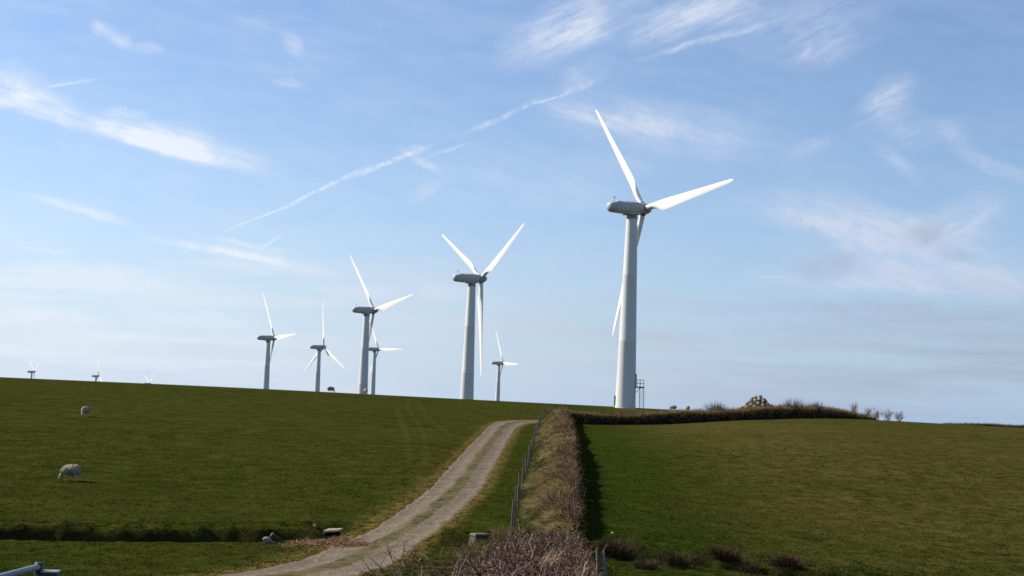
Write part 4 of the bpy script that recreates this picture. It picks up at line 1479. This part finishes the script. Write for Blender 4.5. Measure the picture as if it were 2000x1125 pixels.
# ------------------------------------------------------------------ wind turbines
def superring(x, zc, hy, hz, n=28, ex=2.8):
    out = []
    for i in range(n):
        a_ = 2 * math.pi * i / n
        c_, s_ = math.cos(a_), math.sin(a_)
        out.append((x, hy * math.copysign(abs(c_) ** (2 / ex), c_), zc + hz * math.copysign(abs(s_) ** (2 / ex), s_)))
    return out


mb = MB()
mb.rings([superring(x_, z_, a_, b_, 28, e_) for x_, z_, a_, b_, e_ in
          ((-4.75, 0.06, 0.18, 0.20, 2), (-4.67, 0.06, 0.46, 0.48, 2.1), (-4.45, 0.05, 0.74, 0.70, 2.4), (-4.05, 0.04, 0.88, 0.82, 2.9),
           (-3.3, 0.03, 0.94, 0.87, 3.6), (-2.2, 0.0, 0.96, 0.91, 4.2), (-1.6, 0.0, 0.98, 0.93, 4.2), (0.6, -0.02, 1.0, 0.96, 3.8), (1.45, -0.01, 0.95, 0.92, 2.6))])
ME_NAC = mb.mesh('nacelle', M_NAC, True, 40)
mb = MB()
mb.box((-0.15, 0, -0.90), (2.5, 1.85, 0.40), None, 0.10)
ME_BED = mb.mesh('yaw_housing', M_NAC)
mb = MB()
mb.box((-1.2, 0, 0.91), (4.2, 1.2, 0.10), None, 0.03)
ME_HATCH = mb.mesh('lit_roof_hatch', M_TOWER)  # paler box along the roof, the sunlit strip put into its colour
mb = MB()
mb.rings([superring(x_, 0, r_, r_, 24, 2) for x_, r_ in ((1.43, 0.84), (1.58, 0.84))])
ME_GAP = mb.mesh('rotor_ring', M_DARKM, True, 40)
mb = MB()
mb.rings([superring(x_, 0, r_, r_, 24, 2) for x_, r_ in ((1.57, 0.88), (1.95, 0.95), (2.5, 0.93), (3.0, 0.80), (3.4, 0.58), (3.65, 0.32), (3.73, 0.08))])
ME_SPIN = mb.mesh('spinner', M_NAC, True, 40)
mb = MB()
mb.tube([(0, 0, 0), (0, 0, 0.95)], 0.03, 6)
mb.tube([(-0.2, 0, 0.75), (0.2, 0, 0.75)], 0.02, 6)
mb.tube([(0.16, 0, 0.75), (0.16, 0, 0.98)], 0.035, 6)
mb.tube([(-0.18, 0, 0.75), (-0.18, 0, 0.92)], 0.03, 6)
ME_MAST = mb.mesh('anemometer_mast', M_DARKM)


def blade_mesh():
    st = [  # r, chord, thickness, circle blend, twist
        (0.75, 0.92, 0.92, 1.0, 0), (1.0, 0.92, 0.92, 1.0, 0), (2.4, 0.90, 0.88, 1.0, 20), (3.3, 1.10, 0.72, 0.6, 19), (4.3, 1.62, 0.52, 0.12, 16),
        (5.0, 1.86, 0.44, 0.0, 14), (6.0, 1.82, 0.39, 0.0, 12), (8.0, 1.62, 0.32, 0, 9), (11, 1.32, 0.24, 0, 6), (14, 1.08, 0.18, 0, 4),
        (17, 0.84, 0.13, 0, 2), (19.5, 0.66, 0.10, 0, 1), (21.0, 0.52, 0.07, 0, 0.5), (21.7, 0.36, 0.045, 0, 0), (22.0, 0.10, 0.02, 0, 0)]
    n = 24
    rings = []
    for r_, c_, th, bl, tw in st:
        ring = []
        for i in range(n):
            a_ = 2 * math.pi * i / n
            # airfoil param: u 0 leading .. 1 trailing
            u = (1 - math.cos(a_)) / 2
            sgn = 1 if math.sin(a_) >= 0 else -1
            yt = 5 * (0.2969 * math.sqrt(u) - 0.126 * u - 0.3516 * u * u + 0.2843 * u ** 3 - 0.1036 * u ** 4)
            ya, xa = (0.30 - u) * c_, sgn * yt * th
            yc, xc = math.cos(a_) * c_ / 2, math.sin(a_) * c_ / 2
            y_ = ya * (1 - bl) + yc * bl
            x_ = xa * (1 - bl) + xc * bl
            t_ = R(tw)
            ring.append((x_ * math.cos(t_) + y_ * math.sin(t_), y_ * math.cos(t_) - x_ * math.sin(t_), r_))
        rings.append(ring)
    mb = MB()
    mb.rings(rings)
    return mb.mesh('blade', M_BLADE, True, 60)


ME_BLADE = blade_mesh()
mb = MB()
mb.rings([[(0.50 * math.cos(a_), 0.50 * math.sin(a_), z_) for a_ in np.linspace(0, 2 * math.pi, 21)[:-1]] for z_ in (0.80, 1.02)])
ME_ROOT = mb.mesh('root_collar', M_DARKM, True, 40)


TILT, RCX = R(3.6), 2.3


def turbine(px, py, D, psi, theta, label, platform=False):
    hub = Vector(unproj(px, py, D))
    ax = Vector((math.sin(R(psi)) * math.cos(TILT), math.cos(R(psi)) * math.cos(TILT), math.sin(TILT)))
    top = hub - ax * RCX
    zt = float(ground_h(top.x, top.y)) - 0.15
    H = top.z - zt
    o = thing('wind_turbine', label, 'wind turbine', (top.x, top.y, zt), (0, 0, R(90 - psi)), 'white wind turbines')
    mb = MB()
    rg = [(0, 1.66), (0.12, 1.66), (0.13, 1.62), (H * 0.333, 1.36), (H * 0.335, 1.37), (H * 0.338, 1.36), (H * 0.66, 1.10), (H * 0.662, 1.11),
          (H * 0.665, 1.10), (H - 1.75, 0.87)]
    mb.rings([[(r_ * math.cos(a_), r_ * math.sin(a_), z_) for a_ in np.linspace(0, 2 * math.pi, 49)[:-1]] for z_, r_ in rg])
    obj('tower', mb.mesh('tower', M_TOWER, True, 25), o)
    mb = MB()
    mb.rings([[(r_ * math.cos(a_), r_ * math.sin(a_), H + z_) for a_ in np.linspace(0, 2 * math.pi, 33)[:-1]]
              for z_, r_ in ((-1.75, 0.92), (-1.5, 0.92), (-1.48, 0.82), (-1.2, 0.84), (-0.98, 0.88))])
    obj('yaw_ring', mb.mesh('yaw_ring', M_RING, True, 30), o)
    nac = obj('nacelle', ME_NAC, o, (0, 0, H), (0, -TILT, 0))
    obj('yaw_housing', ME_BED, nac)
    obj('lit_roof_hatch', ME_HATCH, nac)
    obj('anemometer_mast', ME_MAST, nac, (-3.5, 0, 0.8), (0, TILT, 0))
    rot = obj('spinner', ME_SPIN, o, (0, 0, H), (0, -TILT, 0))
    obj('rotor_ring', ME_GAP, rot)
    for k in range(3):
        b_ = obj('blade', ME_BLADE, o, (RCX * math.cos(TILT), 0, H + RCX * math.sin(TILT)), (R(theta + 120 * k), -TILT, 0))
        obj('root_collar', ME_ROOT, b_)
    if platform:
        # door, landing, rails and stair on the side facing right of the camera
        ang = R(-4 - (90 - psi))
        Mz = Matrix.Rotation(ang, 4, 'Z')
        def put(nm, mb_, mat, par=None, smooth=False):
            for i, q in enumerate(mb_.v):
                mb_.v[i] = tuple(Mz @ Vector(q))
            return obj(nm, mb_.mesh(nm, mat, smooth), par or o)
        zl = 3.55
        mb = MB(); mb.box((1.50, 0, zl + 1.0), (0.25, 0.85, 2.0), None, 0.02)
        put('door', mb, M_DOOR)
        mb = MB(); mb.box((2.12, 0, zl - 0.06), (1.35, 1.2, 0.16), None, 0.01); mb.tube([(1.55, 0.4, zl - 0.9), (2.2, 0.4, zl - 0.1)], 0.04); mb.tube([(1.55, -0.4, zl - 0.9), (2.2, -0.4, zl - 0.1)], 0.04)
        land = put('landing', mb, M_DARKM)
        mb = MB()
        for z_ in (0.55, 1.1):
            mb.tube([(1.6, -0.57, zl + z_), (2.77, -0.57, zl + z_), (2.77, 0.0, zl + z_)], 0.024, 6)
            mb.tube([(1.6, 0.57, zl + z_), (2.77, 0.57, zl + z_), (2.77, 0.57, zl + z_)], 0.024, 6)
        for (xx, yy) in ((1.75, -0.57), (2.25, -0.57), (2.77, -0.57), (1.75, 0.57), (2.25, 0.57), (2.77, 0.57)):
            mb.tube([(xx, yy, zl), (xx, yy, zl + 1.1)], 0.026, 6)
        for kk in range(len(mb.v)):
            pass
        put('railing', mb, M_DARKM, land)
        mb = MB()
        for xx in (2.10, 2.78):
            mb.tube([(xx, -0.55, zl - 0.05), (xx + 0.08, -2.0, -0.2)], 0.04, 6)
            mb.tube([(xx, -0.6, zl + 0.95), (xx + 0.08, -2.0, 0.85), (xx + 0.08, -2.0, -0.2)], 0.022, 6)
        for kk in range(12):
            f_ = (kk + 0.5) / 12
            mb.box((2.44 + 0.08 * f_, -0.55 - 1.45 * f_, (zl - 0.05) * (1 - f_)), (0.68, 0.16, 0.05))
        put('stair', mb, M_DARKM)
        Mz = Matrix.Rotation(R(176 - (90 - psi)), 4, 'Z')
        mb = MB(); mb.box((1.68, 0, 1.25), (0.22, 0.6, 1.6), None, 0.02)
        put('cabinet', mb, M_DOOR)
    return o


TURB = [
    (1257.6, 407.9, 242.6, 58.1, -35.95, 'largest wind turbine, standing right of centre with a door landing and stair at its base', True),
    (939.8, 544.1, 341.2, 60.2, -58.9, 'second largest wind turbine, with one blade hanging straight down', False),
    (730.0, 606, 443.9, 54.8, -39.6, 'wind turbine third in size, directly in front of a smaller one', False),
    (535.2, 660, 603, 59.4, -32.6, 'wind turbine furthest left of the middle group', False),
    (632, 678, 707.8, 53.0, -2.4, 'wind turbine in the middle group with one blade pointing straight up and two spread low', False),
    (739, 682, 800, 51, -29.2, 'small wind turbine partly hidden behind the third largest tower', False),
    (981.9, 709, 897, 67.1, -27.4, 'small lone wind turbine just right of the second largest one', False),
    (66.6, 726, 1539, 56.5, -58.6, 'tiny wind turbine at the far left, blades in a V above a short tower', False),
    (192, 734.5, 1580, 57, -3, 'tiny distant wind turbine with one blade pointing straight up, second from the far left', False),
    (292.4, 749.5, 1651, 60.6, -65.4, 'tiny wind turbine showing only its top and two blades over the ridge', False)]
for t_ in TURB:
    turbine(*t_)


# ------------------------------------------------------------------ sheep
def blob(parts, name, mat, voxel, noise=0.0, seed=0):
    """ellipsoids and tapering limbs fused into one continuous skin"""
    import bmesh
    bm = bmesh.new()
    for q in parts:
        if q[0] == 'e':
            _, c_, s_ = q
            mtx = Matrix.Translation(c_) @ Matrix.Diagonal((s_[0], s_[1], s_[2], 1))
            bmesh.ops.create_icosphere(bm, subdivisions=3, radius=1.0, matrix=mtx)
        else:
            _, pts_, rs_ = q
            mb_ = MB()
            mb_.tube(pts_, rs_, 12)
            vs_ = [bm.verts.new(v_) for v_ in mb_.v]
            for f_ in mb_.f:
                bm.faces.new([vs_[i] for i in f_])
    me = bpy.data.meshes.new(name + '_raw')
    bmesh.ops.recalc_face_normals(bm, faces=bm.faces)
    bm.to_mesh(me)
    bm.free()
    o = bpy.data.objects.new('tmp', me)
    COL.objects.link(o)
    md = o.modifiers.new('r', 'REMESH')
    md.mode = 'VOXEL'
    md.voxel_size = voxel
    md2 = o.modifiers.new('s', 'SMOOTH')
    md2.iterations = 4
    dg = bpy.context.evaluated_depsgraph_get()
    dg.update()
    me2 = bpy.data.meshes.new_from_object(o.evaluated_get(dg))
    me2.name = name
    bpy.data.objects.remove(o)
    bpy.data.meshes.remove(me)
    if noise:
        n_ = len(me2.vertices)
        co = np.empty(n_ * 3)
        nn_ = np.empty(n_ * 3)
        me2.vertices.foreach_get('co', co)
        me2.vertices.foreach_get('normal', nn_)
        co, nn_ = co.reshape(-1, 3), nn_.reshape(-1, 3)
        nz = fbm(co[:, 0] * 9 + co[:, 2] * 7, co[:, 1] * 9 + co[:, 2] * 6, 3, seed + 500)
        co = co + nn_ * (noise * nz)[:, None]
        me2.vertices.foreach_set('co', co.ravel())
        me2.update()
    me2.materials.clear()
    me2.materials.append(mat)
    me2.polygons.foreach_set('use_smooth', np.ones(len(me2.polygons), dtype=bool))
    return me2


def sheep_meshes(graze):
    legs = []
    for (lx_, ly_) in ((0.30, 0.11), (0.30, -0.11)):
        legs.append(('t', [(lx_ - 0.02, ly_, 0.42), (lx_, ly_, 0.26), (lx_ + 0.01, ly_, 0.24), (lx_ + 0.0, ly_, 0.05), (lx_ + 0.02, ly_, 0.0)],
                     [0.055, 0.032, 0.030, 0.020, 0.030]))
    for (lx_, ly_) in ((-0.30, 0.12), (-0.30, -0.12)):
        legs.append(('t', [(lx_, ly_, 0.46), (lx_ + 0.05, ly_, 0.34), (lx_ - 0.06, ly_, 0.21), (lx_ - 0.03, ly_, 0.05), (lx_ - 0.01, ly_, 0.0)],
                     [0.085, 0.055, 0.030, 0.020, 0.030]))
    torso = [('e', (0.12, 0, 0.55), (0.34, 0.17, 0.20)), ('e', (-0.16, 0, 0.56), (0.30, 0.17, 0.18))]
    if graze:
        neck = [('t', [(0.38, 0, 0.60), (0.52, 0, 0.45), (0.58, 0, 0.30)], [0.12, 0.085, 0.07])]
        hd = [('t', [(0.57, 0, 0.31), (0.63, 0, 0.20), (0.68, 0, 0.09), (0.69, 0, 0.06)], [0.072, 0.066, 0.043, 0.03]),
              ('t', [(0.57, 0.05, 0.30), (0.55, 0.12, 0.29), (0.54, 0.17, 0.27)], [0.028, 0.024, 0.008]),
              ('t', [(0.57, -0.05, 0.30), (0.55, -0.12, 0.29), (0.54, -0.17, 0.27)], [0.028, 0.024, 0.008])]
    else:
        neck = [('t', [(0.36, 0, 0.62), (0.50, 0, 0.70), (0.56, 0, 0.78)], [0.13, 0.095, 0.075])]
        hd = [('t', [(0.53, 0, 0.82), (0.62, 0, 0.79), (0.72, 0, 0.72), (0.75, 0, 0.70)], [0.072, 0.066, 0.043, 0.03]),
              ('t', [(0.54, 0.05, 0.84), (0.53, 0.12, 0.84), (0.52, 0.17, 0.81)], [0.028, 0.024, 0.008]),
              ('t', [(0.54, -0.05, 0.84), (0.53, -0.12, 0.84), (0.52, -0.17, 0.81)], [0.028, 0.024, 0.008])]
    body = blob(legs + torso + neck + hd, 'sheep_body', M_SKIN, 0.014)
    fl = [('e', (0.18, 0, 0.57), (0.33, 0.26, 0.285)), ('e', (-0.02, 0, 0.57), (0.37, 0.28, 0.30)), ('e', (-0.22, 0, 0.57), (0.30, 0.27, 0.29)),
          ('e', (-0.40, 0, 0.57), (0.11, 0.11, 0.14)), ('t', [(-0.47, 0, 0.60), (-0.51, 0, 0.48), (-0.52, 0, 0.36)], [0.05, 0.045, 0.03])]
    if graze:
        fl += [('t', [(0.36, 0, 0.58), (0.47, 0, 0.50), (0.54, 0, 0.38)], [0.20, 0.145, 0.10])]
    else:
        fl += [('t', [(0.36, 0, 0.62), (0.47, 0, 0.70), (0.53, 0, 0.77)], [0.20, 0.145, 0.10])]
    fleece = blob(fl, 'fleece', M_WOOL, 0.02, 0.035, 3)
    return body, fleece


SG = sheep_meshes(True)
SU = sheep_meshes(False)


def sheep(px, d, heading, scale, label, kind=SG, py=None):
    if py is not None:
        p = hit(px, py)
        X, Y_ = p[0], p[1]
    else:
        X, Y_ = x_at(px, d), d
    o = thing('sheep', label, 'sheep', (X, Y_, float(ground_h(X, Y_)) - 0.01), (0, 0, R(heading)), 'sheep grazing on the slope')
    o.scale = (scale,) * 3
    obj('body', kind[0], o)
    obj('fleece', kind[1], o)


sheep(139, None, 172, 1.05, 'cream sheep standing side-on low on the left slope, the nearest sheep', SG, 937)
sheep(166, None, -98, 1.05, 'sheep seen end-on high on the left slope above the nearest one', SG, 813)
sheep(645.5, 236, 35, 1.1, 'sheep dark against the sky on the ridge right of the spread-bladed turbine')
sheep(714, 238, -70, 1.1, 'sheep on the ridge in front of the two overlapping turbine towers')
sheep(1315, 236, 160, 1.0, 'left of the two sheep peeping over the hedge right of the largest turbine')
sheep(1343, 236, 100, 1.0, 'right of the two sheep peeping over the hedge right of the largest turbine')
